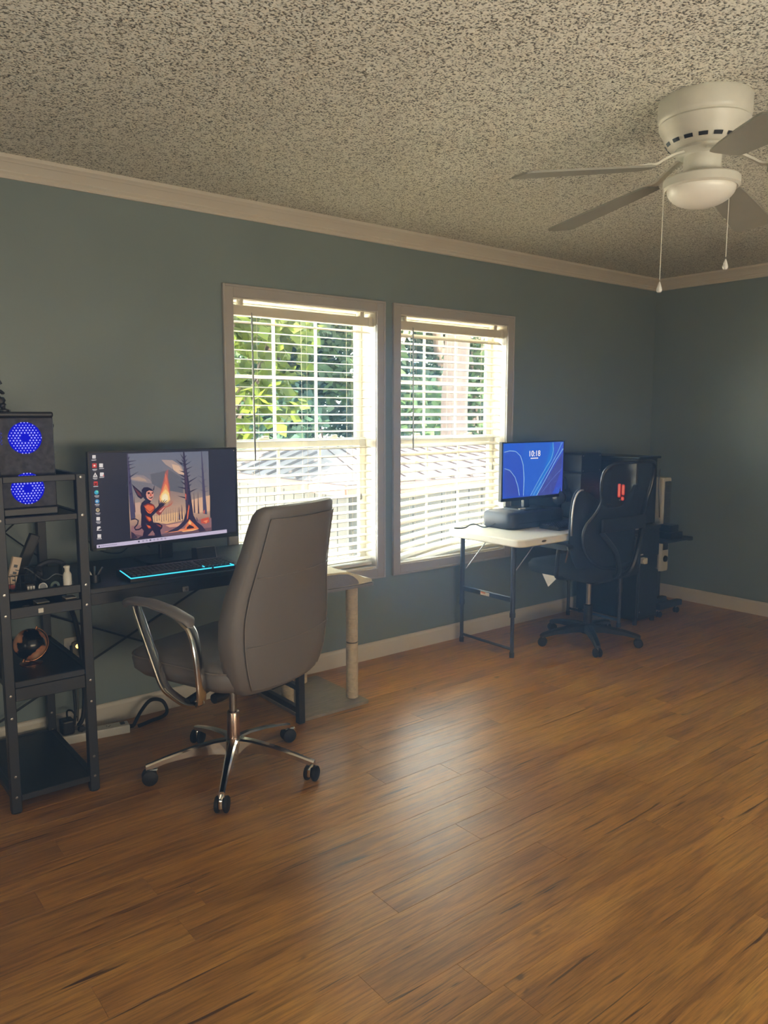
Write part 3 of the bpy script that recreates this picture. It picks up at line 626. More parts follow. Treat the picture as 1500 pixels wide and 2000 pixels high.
ART = [
    (118, 122, 142, -1610, 11745, -860, 11856, -218, 11689, -51, 11337, -787, 11485, -1223, 11448, -1596, 11409),
    (150, 140, 150, -1603, 11242, -1341, 11369, -997, 11325, -741, 11141, -601, 10963, -1066, 11045, -1437, 11121),
    (182, 160, 152, -1547, 11211, -1229, 11293, -944, 11180, -861, 11062, -1236, 11124),
    (176, 158, 158, -208, 11946, 273, 11915, 661, 11654, 804, 11297, 498, 11369, 200, 11585, -36, 11739),
    (222, 190, 170, 237, 11757, 569, 11657, 803, 11267, 557, 11308, 318, 11494),
    (104, 106, 122, -703, 11367, 136, 11501, 736, 11124, 714, 10479, -254, 10713, -660, 10966),
    (206, 172, 160, -1618, 10174, -1185, 10229, -1205, 9717, -1608, 9721),
    (226, 186, 160, 1048, 10162, 1949, 10312, 1935, 9618, 1092, 9564),
    (230, 190, 150, -653, 9586, 688, 9714, 738, 9325, -67, 9217, -662, 9356),
    (150, 110, 120, -1598, 9265, -961, 9266, -67, 9217, 797, 9231, 1991, 9311, 1984, 8733, -147, 8697, -1620, 8726),
    (226, 170, 150, -130, 9164, 578, 9220, 794, 9142, 356, 9062, 49, 9060),
    (236, 150, 110, -200, 8892, 662, 8945, 1424, 8996, 1388, 8864, 659, 8856, 41, 8826),
    (110, 84, 100, -1611, 8953, -980, 8778, -142, 8814, 1972, 8887, 1984, 8733, -147, 8697, -1620, 8726),
    (120, 92, 104, -590, 9350, -593, 9697, -599, 9697, -616, 9352),
    (120, 92, 104, -487, 9370, -487, 9820, -493, 9821, -514, 9372),
    (120, 92, 104, -385, 9390, -385, 9829, -391, 9829, -412, 9392),
    (120, 92, 104, -285, 9324, -283, 9837, -289, 9837, -312, 9326),
    (120, 92, 104, -182, 9344, -180, 9845, -186, 9845, -209, 9346),
    (120, 92, 104, -78, 9364, -77, 9853, -83, 9854, -106, 9366),
    (120, 92, 104, 22, 9297, 26, 9861, 20, 9862, -5, 9299),
    (120, 92, 104, 127, 9318, 130, 9870, 124, 9870, 99, 9320),
    (120, 92, 104, 232, 9338, 234, 9878, 228, 9878, 204, 9340),
    (120, 92, 104, 334, 9271, 338, 9886, 332, 9887, 306, 9273),
    (120, 92, 104, 440, 9291, 443, 9895, 437, 9895, 412, 9293),
    (120, 92, 104, 546, 9312, 549, 9903, 543, 9904, 518, 9314),
    (120, 92, 104, 649, 9244, 655, 9912, 648, 9912, 621, 9246),
    (92, 72, 92, -1398, 9819, -1428, 10500, -1439, 10501, -1467, 9821),
    (92, 72, 92, 1241, 9583, 1206, 10449, 1193, 10449, 1165, 9587),
    (92, 72, 92, 1431, 9538, 1397, 10467, 1384, 10467, 1355, 9542),
    (92, 72, 92, 1357, 9219, 1299, 9399, 1286, 9398, 1281, 9213),
    (92, 72, 92, 542, 9343, 499, 9906, 487, 9906, 468, 9346),
    (92, 72, 92, 667, 9362, 626, 9985, 614, 9985, 592, 9365),
    (80, 76, 110, 1596, 12237, 1622, 12236, 1659, 11376, 1715, 10597, 1772, 9812, 1794, 9478, 1601, 9524, 1617, 9823, 1603, 10603, 1601, 11378),
    (80, 76, 110, 1652, 11248, 1825, 11456, 1820, 11460, 1627, 11267),
    (80, 76, 110, 1625, 11123, 1384, 11213, 1381, 11208, 1612, 11096),
    (80, 76, 110, 1646, 10946, 1843, 11036, 1840, 11042, 1633, 10973),
    (80, 76, 110, 1621, 10853, 1395, 11034, 1391, 11030, 1599, 10831),
    (80, 76, 110, 1668, 10675, 1866, 10735, 1864, 10741, 1659, 10704),
    (80, 76, 110, 1637, 10556, 1475, 10584, 1473, 10578, 1629, 10527),
    (80, 76, 110, 1631, 11606, 1738, 11757, 1732, 11761, 1606, 11624),
    (80, 76, 110, 1616, 11477, 1523, 11562, 1518, 11558, 1592, 11458),
    (80, 76, 110, 1699, 10464, 1924, 10521, 1922, 10527, 1691, 10493),
    (210, 90, 70, 1481, 9293, 1855, 9352, 1898, 9136, 1684, 9064, 1508, 9110),
    (250, 150, 110, 1591, 9193, 1819, 9234, 1750, 9089),
    (236, 110, 80, 1621, 9643, 1687, 9698, 1666, 9519, 1627, 9522),
    (80, 76, 110, -1660, 12253, -1618, 12252, -1624, 11411, -1607, 10455, -1537, 9715, -1413, 9591, -1618, 9494, -1662, 11189),
    (52, 46, 76, -1629, 11891, -1288, 11952, -1289, 11961, -1634, 11935),
    (52, 46, 76, -1633, 11752, -1407, 11817, -1409, 11825, -1642, 11796),
    (52, 46, 76, -1632, 11586, -1326, 11702, -1329, 11710, -1646, 11628),
    (52, 46, 76, -1604, 11251, -1219, 11487, -1223, 11494, -1627, 11290),
    (52, 46, 76, -1591, 11008, -1546, 11153, -1553, 11157, -1633, 11027),
    (52, 46, 76, -1603, 10550, -1497, 10642, -1501, 10649, -1629, 10587),
    (52, 46, 76, -1609, 12011, -1534, 12130, -1541, 12135, -1644, 12038),
    (52, 46, 76, 759, 12247, 821, 12245, 878, 11645, 981, 10994, 1017, 10164, 1078, 9625, 1302, 9188, 1552, 8985, 1707, 8759, 1416, 8741, 1201, 9016, 924, 9279, 665, 9034, 411, 8879, -141, 8843, 417, 9056, 673, 9271, 811, 9645, 829, 10177, 806, 10886, 770, 11649),
    (78, 60, 86, 801, 11648, 876, 11586, 915, 10880, 923, 10171, 844, 9702, 870, 10470, 827, 11061),
    (52, 46, 76, 806, 11955, 637, 12180, 629, 12176, 753, 11926),
    (52, 46, 76, 835, 11978, 928, 12108, 921, 12114, 790, 12018),
    (52, 46, 76, 776, 11671, 429, 11956, 423, 11950, 733, 11629),
    (52, 46, 76, 849, 11651, 1121, 11837, 1116, 11844, 816, 11701),
    (52, 46, 76, 785, 11763, 546, 11837, 543, 11829, 760, 11710),
    (52, 46, 76, 838, 11444, 1160, 11600, 1156, 11608, 813, 11498),
    (52, 46, 76, 786, 11414, 564, 11458, 561, 11450, 767, 11358),
    (52, 46, 76, 899, 11268, 1060, 11399, 1055, 11406, 864, 11318),
    (52, 46, 76, 800, 11206, 529, 11328, 525, 11321, 769, 11155),
    (52, 46, 76, 940, 11148, 1086, 11250, 1082, 11258, 909, 11199),
    (52, 46, 76, 805, 11091, 613, 11120, 611, 11112, 788, 11034),
    (52, 46, 76, 979, 10910, 1383, 11147, 1378, 11155, 948, 10962),
    (52, 46, 76, 825, 10879, 612, 11017, 606, 11010, 785, 10834),
    (52, 46, 76, 807, 10709, 463, 10777, 460, 10769, 791, 10652),
    (52, 46, 76, 1027, 10764, 1106, 10866, 1099, 10873, 984, 10808),
    (52, 46, 76, 1025, 10492, 1366, 10643, 1363, 10651, 1001, 10548),
    (52, 46, 76, 840, 10294, 465, 10382, 462, 10374, 823, 10237),
    (52, 46, 76, 785, 11841, 675, 11947, 668, 11942, 735, 11808),
    (52, 46, 76, 860, 11802, 953, 11932, 947, 11938, 815, 11842),
    (214, 90, 66, 792, 10475, 852, 10412, 829, 10177, 800, 10238),
    (230, 110, 76, 873, 9641, 948, 9991, 975, 9870, 897, 9401, 830, 9287),
    (240, 130, 80, 792, 9082, 958, 9336, 1080, 9207, 1388, 8879, 1037, 8851, 659, 8856),
    (255, 214, 150, 889, 9163, 963, 9291, 1046, 9150, 981, 9096),
    (60, 40, 60, 820, 8990, 950, 9098, 1136, 8992, 1166, 8929, 818, 8916),
    (255, 196, 140, 565, 8850, 1196, 8882, 1388, 8873, 1099, 8815, 657, 8803),
    (172, 100, 100, -46, 11452, 77, 11533, 50, 11188, 112, 10808, 125, 10341, -388, 10317, -254, 10713, -89, 11108),
    (228, 120, 96, -79, 11396, -8, 11277, 40, 10928, 87, 10548, 91, 10227, -360, 10258, -288, 10600, -95, 10935),
    (248, 168, 110, -65, 10933, -9, 10815, 86, 10519, 121, 10225, -97, 10066, -333, 10198, -354, 10431, -196, 10652),
    (255, 222, 150, -74, 10702, 71, 10520, 107, 10255, -36, 10090, -274, 10165, -326, 10371, -230, 10538),
    (255, 246, 214, -80, 10529, 21, 10406, 15, 10232, -124, 10155, -255, 10280, -218, 10451),
    (40, 32, 62, -1584, 9512, -1419, 9525, -1410, 9572, -1590, 9557),
    (40, 32, 62, -1419, 9525, -1326, 9460, -1278, 9475, -1410, 9572),
    (40, 32, 62, -1326, 9460, -1360, 9342, -1314, 9314, -1278, 9475),
    (40, 32, 62, -1360, 9342, -1498, 9194, -1447, 9171, -1314, 9314),
    (40, 32, 62, -1498, 9194, -1444, 9068, -1421, 9120, -1447, 9171),
    (40, 32, 62, -1444, 9068, -1280, 9065, -1297, 9124, -1421, 9120),
    (40, 32, 62, -1280, 9065, -1154, 9127, -1185, 9184, -1297, 9124),
    (40, 32, 62, -1513, 10998, -1279, 10774, -1112, 10622, -1061, 10419, -1151, 10354, -1291, 10463, -1410, 10725),
    (110, 56, 66, -1420, 10838, -1170, 10597, -1119, 10437, -1260, 10518),
    (40, 32, 62, -626, 10706, -543, 10931, -582, 10675),
    (40, 32, 62, -1107, 10735, -1016, 10829, -841, 10833, -669, 10738, -599, 10619, -608, 10390, -717, 10253, -779, 10172, -923, 10239, -1034, 10389, -1115, 10537),
    (228, 160, 150, -907, 10638, -788, 10693, -642, 10650, -601, 10562, -617, 10390, -717, 10253, -804, 10288, -903, 10380, -935, 10525),
    (60, 34, 44, -879, 10607, -785, 10624, -749, 10556, -838, 10533),
    (60, 34, 44, -689, 10596, -629, 10606, -617, 10548, -676, 10532),
    (196, 84, 70, -746, 10571, -692, 10510, -709, 10439, -768, 10457),
    (50, 24, 34, -842, 10419, -681, 10417, -636, 10435, -683, 10352, -772, 10349),
    (245, 230, 220, -813, 10412, -696, 10410, -711, 10391, -794, 10390),
    (40, 32, 62, -993, 10301, -807, 10188, -663, 10106, -549, 9982, -556, 9810, -712, 9591, -662, 9356, -816, 9196, -1082, 9162, -1195, 9258, -1097, 9508, -1188, 9801, -1193, 10030, -1128, 10196),
    (150, 52, 48, -1060, 10077, -868, 10149, -605, 10073, -566, 9926, -766, 9739, -937, 9868),
    (232, 112, 70, -1018, 10031, -870, 10092, -637, 10018, -611, 9929, -794, 9785, -907, 9894),
    (150, 52, 48, -1003, 9672, -772, 9567, -719, 9418, -839, 9371, -952, 9496),
    (232, 112, 70, -947, 9610, -788, 9540, -747, 9450, -837, 9414),
    (150, 60, 56, -562, 9810, -129, 10010, -102, 9921, -385, 9594, -544, 9737),
    (228, 160, 150, -408, 9769, -130, 9981, -163, 9896, -335, 9720),
    (40, 32, 62, -1051, 9934, -796, 9713, -429, 10003, -366, 10114, -216, 10103, -159, 10012, -343, 9909, -712, 9591, -889, 9605, -1029, 9760),
    (232, 112, 70, -993, 9929, -795, 9756, -582, 9898, -767, 9711, -883, 9749),
    (40, 32, 62, -358, 10086, -387, 10289, -402, 10289, -405, 10085),
    (40, 32, 62, -258, 10064, -114, 10266, -126, 10275, -296, 10093),
    (40, 32, 62, -216, 10043, -25, 10230, -35, 10241, -249, 10078),
    (40, 32, 62, -206, 10011, -14, 10141, -22, 10154, -232, 10051),
    (40, 32, 62, -300, 10085, -234, 10246, -247, 10253, -343, 10107),
    (190, 110, 96, -160, 9983, 22, 9999, 146, 10077, 175, 10017, 20, 9941, -133, 9908),
    (190, 110, 96, 37, 9988, 187, 10218, 177, 10224, 7, 10009),
    (190, 110, 96, 129, 10011, 254, 10213, 244, 10220, 99, 10032),
    (190, 110, 96, 94, 9980, 274, 10123, 267, 10132, 71, 10009),
    (40, 32, 62, -1178, 9314, -662, 9356, -730, 9130, -705, 9012, -918, 8858, -950, 8775, -1156, 8752, -1035, 8870, -1087, 9019, -1185, 9143),
    (40, 32, 62, -678, 9328, -426, 9292, -265, 9176, -285, 9061, -471, 8903, -475, 8787, -328, 8700, -566, 8752, -639, 8803, -527, 8996, -733, 9044),
    (150, 52, 48, -990, 9269, -787, 9193, -761, 9090, -879, 9086),
    (150, 70, 66, -547, 9259, -340, 9183, -328, 9094, -461, 9164),
    (232, 112, 70, -947, 9251, -816, 9196, -790, 9121, -878, 9129),
    (60, 44, 72, -1622, 9040, -1497, 8942, -1360, 8757, -1621, 8720),
    (40, 32, 62, -1242, 8789, -891, 8798, -267, 8723, -208, 8688, -1332, 8726),
    (228, 228, 238, -3055, 12231, -2923, 12227, -2929, 12093, -3061, 12097),
    (206, 206, 220, -3027, 12181, -2956, 12179, -2960, 12107, -3030, 12110),
    (206, 66, 66, -3075, 11906, -2898, 11899, -2906, 11720, -3083, 11727),
    (250, 220, 220, -2951, 11811, -2960, 11788, -2980, 11774, -3005, 11775, -3024, 11791, -3030, 11815, -3022, 11838, -3001, 11852, -2977, 11851, -2957, 11835),
    (228, 228, 238, -2801, 11891, -2649, 11885, -2656, 11732, -2808, 11738),
    (228, 228, 238, -2976, 11543, -2887, 11368, -3073, 11359),
    (120, 120, 140, -2946, 11421, -2953, 11403, -2969, 11392, -2988, 11393, -3003, 11405, -3008, 11424, -3002, 11442, -2986, 11452, -2966, 11452, -2952, 11439),
    (228, 228, 238, -2786, 11530, -2634, 11523, -2641, 11370, -2793, 11377),
    (220, 120, 130, -2670, 11430, -2625, 11428, -2628, 11365, -2672, 11367),
    (206, 60, 60, -3050, 11188, -2891, 11179, -2898, 11017, -3057, 11026),
    (60, 20, 24, -3017, 11141, -2975, 11085, -2928, 11136, -2932, 11046, -3021, 11051),
    (60, 170, 215, -2871, 10735, -2890, 10683, -2936, 10653, -2991, 10657, -3034, 10692, -3048, 10746, -3029, 10798, -2983, 10828, -2928, 10825, -2885, 10789),
    (110, 225, 200, -2887, 10772, -2897, 10746, -2919, 10731, -2947, 10733, -2968, 10751, -2976, 10778, -2966, 10804, -2943, 10819, -2916, 10817, -2894, 10799),
    (80, 150, 215, -2860, 10376, -2879, 10324, -2925, 10294, -2980, 10298, -3023, 10334, -3038, 10389, -3018, 10440, -2973, 10470, -2918, 10466, -2875, 10431),
    (190, 220, 240, -2918, 10380, -2927, 10357, -2947, 10343, -2972, 10345, -2991, 10361, -2998, 10386, -2989, 10409, -2969, 10423, -2944, 10421, -2924, 10405),
    (196, 180, 150, -2862, 10026, -2880, 9979, -2921, 9953, -2971, 9957, -3009, 9989, -3023, 10038, -3005, 10085, -2964, 10112, -2914, 10108, -2875, 10075),
    (110, 100, 90, -2898, 10038, -2905, 10017, -2924, 10005, -2946, 10007, -2963, 10022, -2969, 10043, -2961, 10064, -2943, 10076, -2921, 10074, -2903, 10060),
    (228, 228, 238, -3009, 9756, -2866, 9744, -2873, 9598, -3015, 9610),
    (228, 228, 238, -2995, 9362, -2869, 9369, -2854, 9304, -2928, 9274, -2984, 9206, -3009, 9245),
    (228, 228, 238, -2996, 9056, -2852, 9042, -2859, 8896, -3002, 8910),
    (190, 190, 204, -3094, 12049, -2909, 12052, -2910, 12020, -3096, 12014),
    (190, 190, 204, -3076, 11678, -2890, 11679, -2892, 11647, -3078, 11642),
    (190, 190, 204, -2809, 11702, -2621, 11703, -2623, 11672, -2811, 11666),
    (190, 190, 204, -3074, 11333, -2888, 11332, -2890, 11301, -3076, 11297),
    (190, 190, 204, -2816, 11351, -2628, 11351, -2630, 11319, -2818, 11315),
    (190, 190, 204, -3067, 11000, -2881, 10998, -2883, 10967, -3069, 10964),
    (190, 190, 204, -3045, 10620, -2858, 10617, -2860, 10585, -3047, 10584),
    (190, 190, 204, -3043, 10276, -2856, 10271, -2857, 10240, -3045, 10240),
    (190, 190, 204, -3032, 9921, -2845, 9916, -2846, 9884, -3034, 9885),
    (190, 190, 204, -3031, 9566, -2843, 9559, -2844, 9527, -3032, 9530),
    (190, 190, 204, -3019, 9232, -2831, 9224, -2832, 9192, -3021, 9196),
    (190, 190, 204, -3021, 8889, -2833, 8880, -2834, 8848, -3023, 8853),
    (170, 170, 186, -3052, 11627, -2919, 11631, -2920, 11604, -3053, 11601),
    (170, 170, 186, -3046, 11282, -2913, 11284, -2914, 11257, -3047, 11255),
    (170, 170, 186, -3012, 10563, -2878, 10564, -2880, 10536, -3013, 10536),
    (170, 170, 186, -3010, 10219, -2876, 10218, -2877, 10191, -3011, 10192),
    (170, 170, 186, -2999, 9864, -2865, 9862, -2866, 9835, -3000, 9837),
    (170, 170, 186, -2998, 9504, -2863, 9502, -2865, 9474, -2999, 9477),
    (205, 200, 240, -3051, 8626, 2714, 8729, 2721, 8575, -3049, 8470),
    (90, 90, 120, -1348, 8625, -1281, 8618, -1283, 8552, -1350, 8559),
    (160, 156, 190, -1165, 8629, -1098, 8622, -1100, 8555, -1168, 8562),
    (160, 156, 190, -1010, 8632, -942, 8625, -945, 8558, -1013, 8565),
    (90, 90, 120, -855, 8635, -786, 8628, -789, 8561, -857, 8568),
    (160, 156, 190, -688, 8638, -620, 8631, -622, 8564, -691, 8571),
    (160, 156, 190, -531, 8641, -462, 8634, -464, 8567, -533, 8574),
    (160, 156, 190, -362, 8644, -293, 8637, -295, 8570, -365, 8577),
    (160, 156, 190, -203, 8647, -133, 8640, -135, 8573, -205, 8579),
    (80, 84, 110, -2977, 8582, -2923, 8585, -2921, 8521, -2975, 8517),
    (150, 148, 180, -2873, 8578, -2824, 8577, -2825, 8541, -2875, 8541),
    (150, 148, 180, -2801, 8579, -2751, 8579, -2753, 8542, -2803, 8543),
    (150, 148, 180, -2728, 8580, -2679, 8580, -2680, 8543, -2730, 8544),
    (150, 148, 180, -2656, 8582, -2606, 8581, -2607, 8544, -2657, 8545),
    (150, 148, 180, -2583, 8583, -2533, 8582, -2534, 8545, -2584, 8546),
    (150, 148, 180, -2510, 8584, -2459, 8584, -2461, 8547, -2511, 8547),
    (150, 148, 180, -2436, 8586, -2386, 8585, -2387, 8548, -2438, 8549),
    (150, 148, 180, -2363, 8587, -2312, 8586, -2314, 8549, -2364, 8550),
    (150, 148, 180, -2289, 8588, -2238, 8587, -2240, 8550, -2290, 8551),
]
ART2 = [
    (40, 100, 228, -838, 12174, 1690, 12132, 1577, 11293, -260, 8904, -823, 8940, -923, 10568, -1082, 11193),
    (36, 120, 236, -1286, 8970, -165, 8898, 1396, 10916, 1761, 11607, 1644, 12057, 1839, 12129, 1874, 11284, 312, 8867),
    (52, 72, 190, -2642, 10672, -1969, 10490, -1499, 9914, -1286, 8970, -2551, 8990),
    (44, 84, 214, -2669, 11641, -1825, 11677, -1174, 11197, -951, 10569, -869, 8943, -1286, 8970, -1546, 9978, -1970, 10521, -2643, 10702),
    (66, 76, 170, 360, 8864, 2719, 11451, 2663, 10414, 1871, 8962, 1680, 8779),
    (50, 90, 220, 1772, 8968, 2605, 9440, 2571, 9049, 2374, 8931),
    (140, 190, 250, -2660, 11602, -2181, 11684, -2187, 11727, -2678, 11643),
    (140, 190, 250, -2181, 11684, -1657, 11623, -1630, 11660, -2187, 11727),
    (140, 190, 250, -1657, 11623, -1253, 11343, -1197, 11362, -1630, 11660),
    (140, 190, 250, -1253, 11343, -1010, 10816, -946, 10820, -1197, 11362),
    (140, 190, 250, -1010, 10816, -909, 10008, -844, 10005, -946, 10820),
    (140, 190, 250, -909, 10008, -930, 8948, -865, 8942, -844, 10005),
    (140, 190, 250, -2651, 10655, -2166, 10515, -2133, 10542, -2634, 10689),
    (140, 190, 250, -2166, 10515, -1711, 10101, -1662, 10115, -2133, 10542),
    (140, 190, 250, -1711, 10101, -1440, 9535, -1387, 9540, -1662, 10115),
    (140, 190, 250, -1440, 9535, -1295, 8968, -1240, 8970, -1387, 9540),
    (110, 180, 250, 1710, 12130, 1781, 11608, 1841, 11603, 1769, 12131),
    (110, 180, 250, 1781, 11608, 1607, 11109, 1661, 11090, 1841, 11603),
    (110, 180, 250, 1607, 11109, 813, 10249, 864, 10228, 1661, 11090),
    (110, 180, 250, 813, 10249, -285, 8915, -234, 8893, 864, 10228),
    (110, 180, 250, 2611, 12120, 2235, 11538, 2289, 11519, 2667, 12103),
    (110, 180, 250, 2235, 11538, 1575, 10727, 1627, 10706, 2289, 11519),
    (110, 180, 250, 1575, 10727, -47, 8900, 3, 8878, 1627, 10706),
    (130, 190, 250, 2727, 11721, 2053, 11032, 2115, 11007, 2788, 11696),
    (130, 190, 250, 2053, 11032, 1394, 10223, 1455, 10199, 2115, 11007),
    (130, 190, 250, 1394, 10223, 282, 8880, 342, 8855, 1455, 10199),
    (90, 120, 220, 2692, 10489, 1717, 9822, 1756, 9799, 2730, 10466),
    (90, 120, 220, 1717, 9822, 768, 9040, 807, 9018, 1756, 9799),
]
def monitor_one():
    x0, x1, z0, z1, yf = 0.992, 1.646, 0.838, 1.238, 3.13; xm = 1.318
    t = thing('monitor', 'wide black monitor on black desk showing a horned creature holding fire', 'monitor', (xm, 3.19, 0.755))
    b = B(); prism(b, rrect(x0, x1, z0, z1, 0.005, 3), 'y', yf + 0.001, yf + 0.016); box(b, x0 + 0.12, x1 - 0.12, yf + 0.014, yf + 0.045, z0 + 0.06, z1 - 0.09, 0.012, 2); obj('housing', b, M_PLAST, t)
    b = B()
    box(b, x0, x1, yf - 0.003, yf + 0.002, z0, z0 + 0.011, 0.001, 1); box(b, x0, x0 + 0.008, yf - 0.003, yf + 0.002, z0, z1, 0.001, 1); box(b, x1 - 0.008, x1, yf - 0.003, yf + 0.002, z0, z1, 0.001, 1); box(b, x0 + 0.008, x1 - 0.008, yf - 0.003, yf + 0.002, z1 - 0.007, z1, 0.001, 1)
    obj('bezel', b, M_PLAST, t)
    lab = B(); box(lab, 1.012, 1.050, yf - 0.0038, yf - 0.0028, z0 + 0.002, z0 + 0.008); box(lab, 1.056, 1.066, yf - 0.0038, yf - 0.0028, z0 + 0.003, z0 + 0.006); obj('badge', lab, mat('dull_green_badge', '5c6650', 0.5), t)
    b = B(); box(b, x1 - 0.016, x1 - 0.012, yf - 0.0036, yf - 0.0028, z1 - 0.016, z1 - 0.011); obj('sticker', b, M_WHITE, t)
    def bg(u, v): return (44, 44, 60)
    b = B(); paint(b, [(44, 44, 60, -3180, 8590, 3200, 8590, 3200, 12310, -3180, 12310)], xm, yf + 0.0008)
    flat_obj('screen', b, vcol('monitor_desktop_glow', 0.34), t)
    def skyc(u, v):
        top = (112, 120, 146); mid = (126, 124, 138); low = (206, 172, 150); gr = (120, 92, 104)
        def mixc(a, c, f): return tuple(p + (q - p) * f for p, q in zip(a, c))
        r = mixc(gr, low, min(1, v / 0.28)) if v < 0.28 else mixc(low, mid, min(1, (v - 0.28) / 0.27)) if v < 0.55 else mixc(mid, top, (v - 0.55) / 0.45)
        glow = math.exp(-((u - 0.48) ** 2 / 0.03 + (v - 0.5) ** 2 / 0.05)); return mixc(r, (190, 140, 120), glow * 0.45)
    b = B(); paint(b, ART, xm, yf + 0.0002, 0.000008, (xm - 0.166, 0.874, xm + 0.193, 1.2245, 14, 16, skyc))
    flat_obj('screen_picture', b, vcol('monitor_picture_glow', 0.36), t, 'picture of a crouching horned creature with a ball of fire among burnt trees')
    b = B(); box(b, 1.295, 1.355, 3.175, 3.20, 0.765, 1.0, 0.006, 2); obj('stand_neck', b, M_PLAST, t)
    b = B(); prism(b, rrect(1.215, 1.435, 3.10, 3.30, 0.03), 'z', 0.755, 0.767); obj('stand_base', b, M_PLAST, t)
    return t
monitor_one()

# keyboard with a cyan light bar
def keyboard_lit():
    x0, x1, y0, y1 = 1.037, 1.500, 2.835, 2.985
    t = thing('keyboard', 'black keyboard edged by a cyan light bar on the black desk', 'keyboard', ((x0 + x1) / 2, (y0 + y1) / 2, 0.755))
    b = B(); prism(b, [(y0 - 0.0, 0.755), (y1, 0.755), (y1, 0.782), (y1 - 0.01, 0.784), (y0 + 0.004, 0.769), (y0, 0.766)], 'x', x0, x1); obj('body', b, M_PLAST, t)
    lm = emit('cyan_light_bar', '38c4f0', 0.8)
    def zt(y): return 0.769 + (0.784 - 0.769) * (y - y0) / (y1 - y0)
    for (pa, pb) in (((x0 + 0.003, y1 - 0.035), (x0 + 0.003, y0 + 0.002)), ((x0 + 0.003, y0 + 0.002), (x1 - 0.13, y0 + 0.002)), ((x1 - 0.12, y0 + 0.002), (x1 - 0.03, y0 + 0.002)), ((x1 - 0.15, y0 + 0.055), (x1 - 0.15, y0 + 0.03)), ((x1 - 0.15, y0 + 0.03), (x1 - 0.05, y0 + 0.03)), ((x1 - 0.05, y0 + 0.06), (x1 - 0.03, y0 + 0.004))):
        obj('light_bar', tube(B(), [(pa[0], pa[1], zt(pa[1]) + 0.001), (pb[0], pb[1], zt(pb[1]) + 0.001)], 0.0022, 6), lm, t, label='glowing cyan light bar')
    p = 0.0187; me = None
    for r in range(5):
        y = y0 + 0.022 + r * 0.021; x = x0 + 0.016; k = 0
        while x < x1 - 0.014:
            w = p - 0.003
            if r == 0 and 4 <= k < 5: w = p * 5.2
            if x + w > x1 - 0.008: break
            gap = 0.012 if abs(x - (x0 + 0.30)) < p / 2 else 0
            x += gap
            if me is None or w > p:
                tb = B(); box(tb, 0, w, 0, 0.0165, 0, 0.008, 0.0015, 1); o = obj('key', tb, M_PLAST2, t, world=False)
                if w < p: me = o.data
            else:
                o = bpy.data.objects.new('key', me); COL.objects.link(o); o.parent = t
            o.location = Vector((x, y, zt(y + 0.008) - 0.0025)) - t.location; x += w + 0.003; k += 1
    return t
keyboard_lit()
def mini_speaker():
    t = thing('desk_speaker', 'small black desk speaker with a silver rim below the left monitor', 'speaker', (1.45, 3.06, 0.755))
    b = B(); prism(b, [(3.03, 0.755), (3.10, 0.755), (3.10, 0.812), (3.05, 0.818)], 'x', 1.405, 1.490); obj('cabinet', b, M_PLAST, t)
    b = B(); tube(b, [(1.405, 3.049, 0.819), (1.490, 3.049, 0.819), (1.490, 3.029, 0.757)], 0.0014, 5); obj('rim', b, M_SILVER, t)
mini_speaker()
# loose cables behind and under the desk
def cable(label, pts, r, m=None, name='cable', n=6):
    b = B(); tube(b, smoothline(pts, n), r, 6); return obj(name, b, m or M_RUBBER, None, smooth=True, label=label, cat='cable')
cable('thin black cable looping along the wall behind the left monitor', [(1.02, 3.385, 0.90), (1.10, 3.39, 0.80), (1.20, 3.385, 0.775), (1.27, 3.38, 0.83), (1.30, 3.3, 0.80)], 0.0025)
cable('black cord arcing down from the keyboard desk rail', [(1.28, 2.86, 0.735), (1.30, 2.90, 0.690), (1.24, 2.95, 0.665), (1.15, 3.02, 0.69), (1.12, 3.1, 0.734)], 0.002)
t = thing('usb_hub', 'little silver box stuck under the front edge of black desk', 'hub', (1.252, 2.84, 0.69)); t['label'] = 'little silver clip under the front edge of black desk'; t.name = 'desk_clip'; ROOT['desk_clip'] = ROOT['usb_hub']
b = B(); box(b, 1.240, 1.264, 2.822, 2.832, 0.692, 0.712, 0.002, 1); obj('plate', b, M_SILVER, t)
b = B(); cyl(b, (1.252, 2.822, 0.702), (1.252, 2.818, 0.702), 0.005, 8); obj('screw', b, M_STEEL, t)
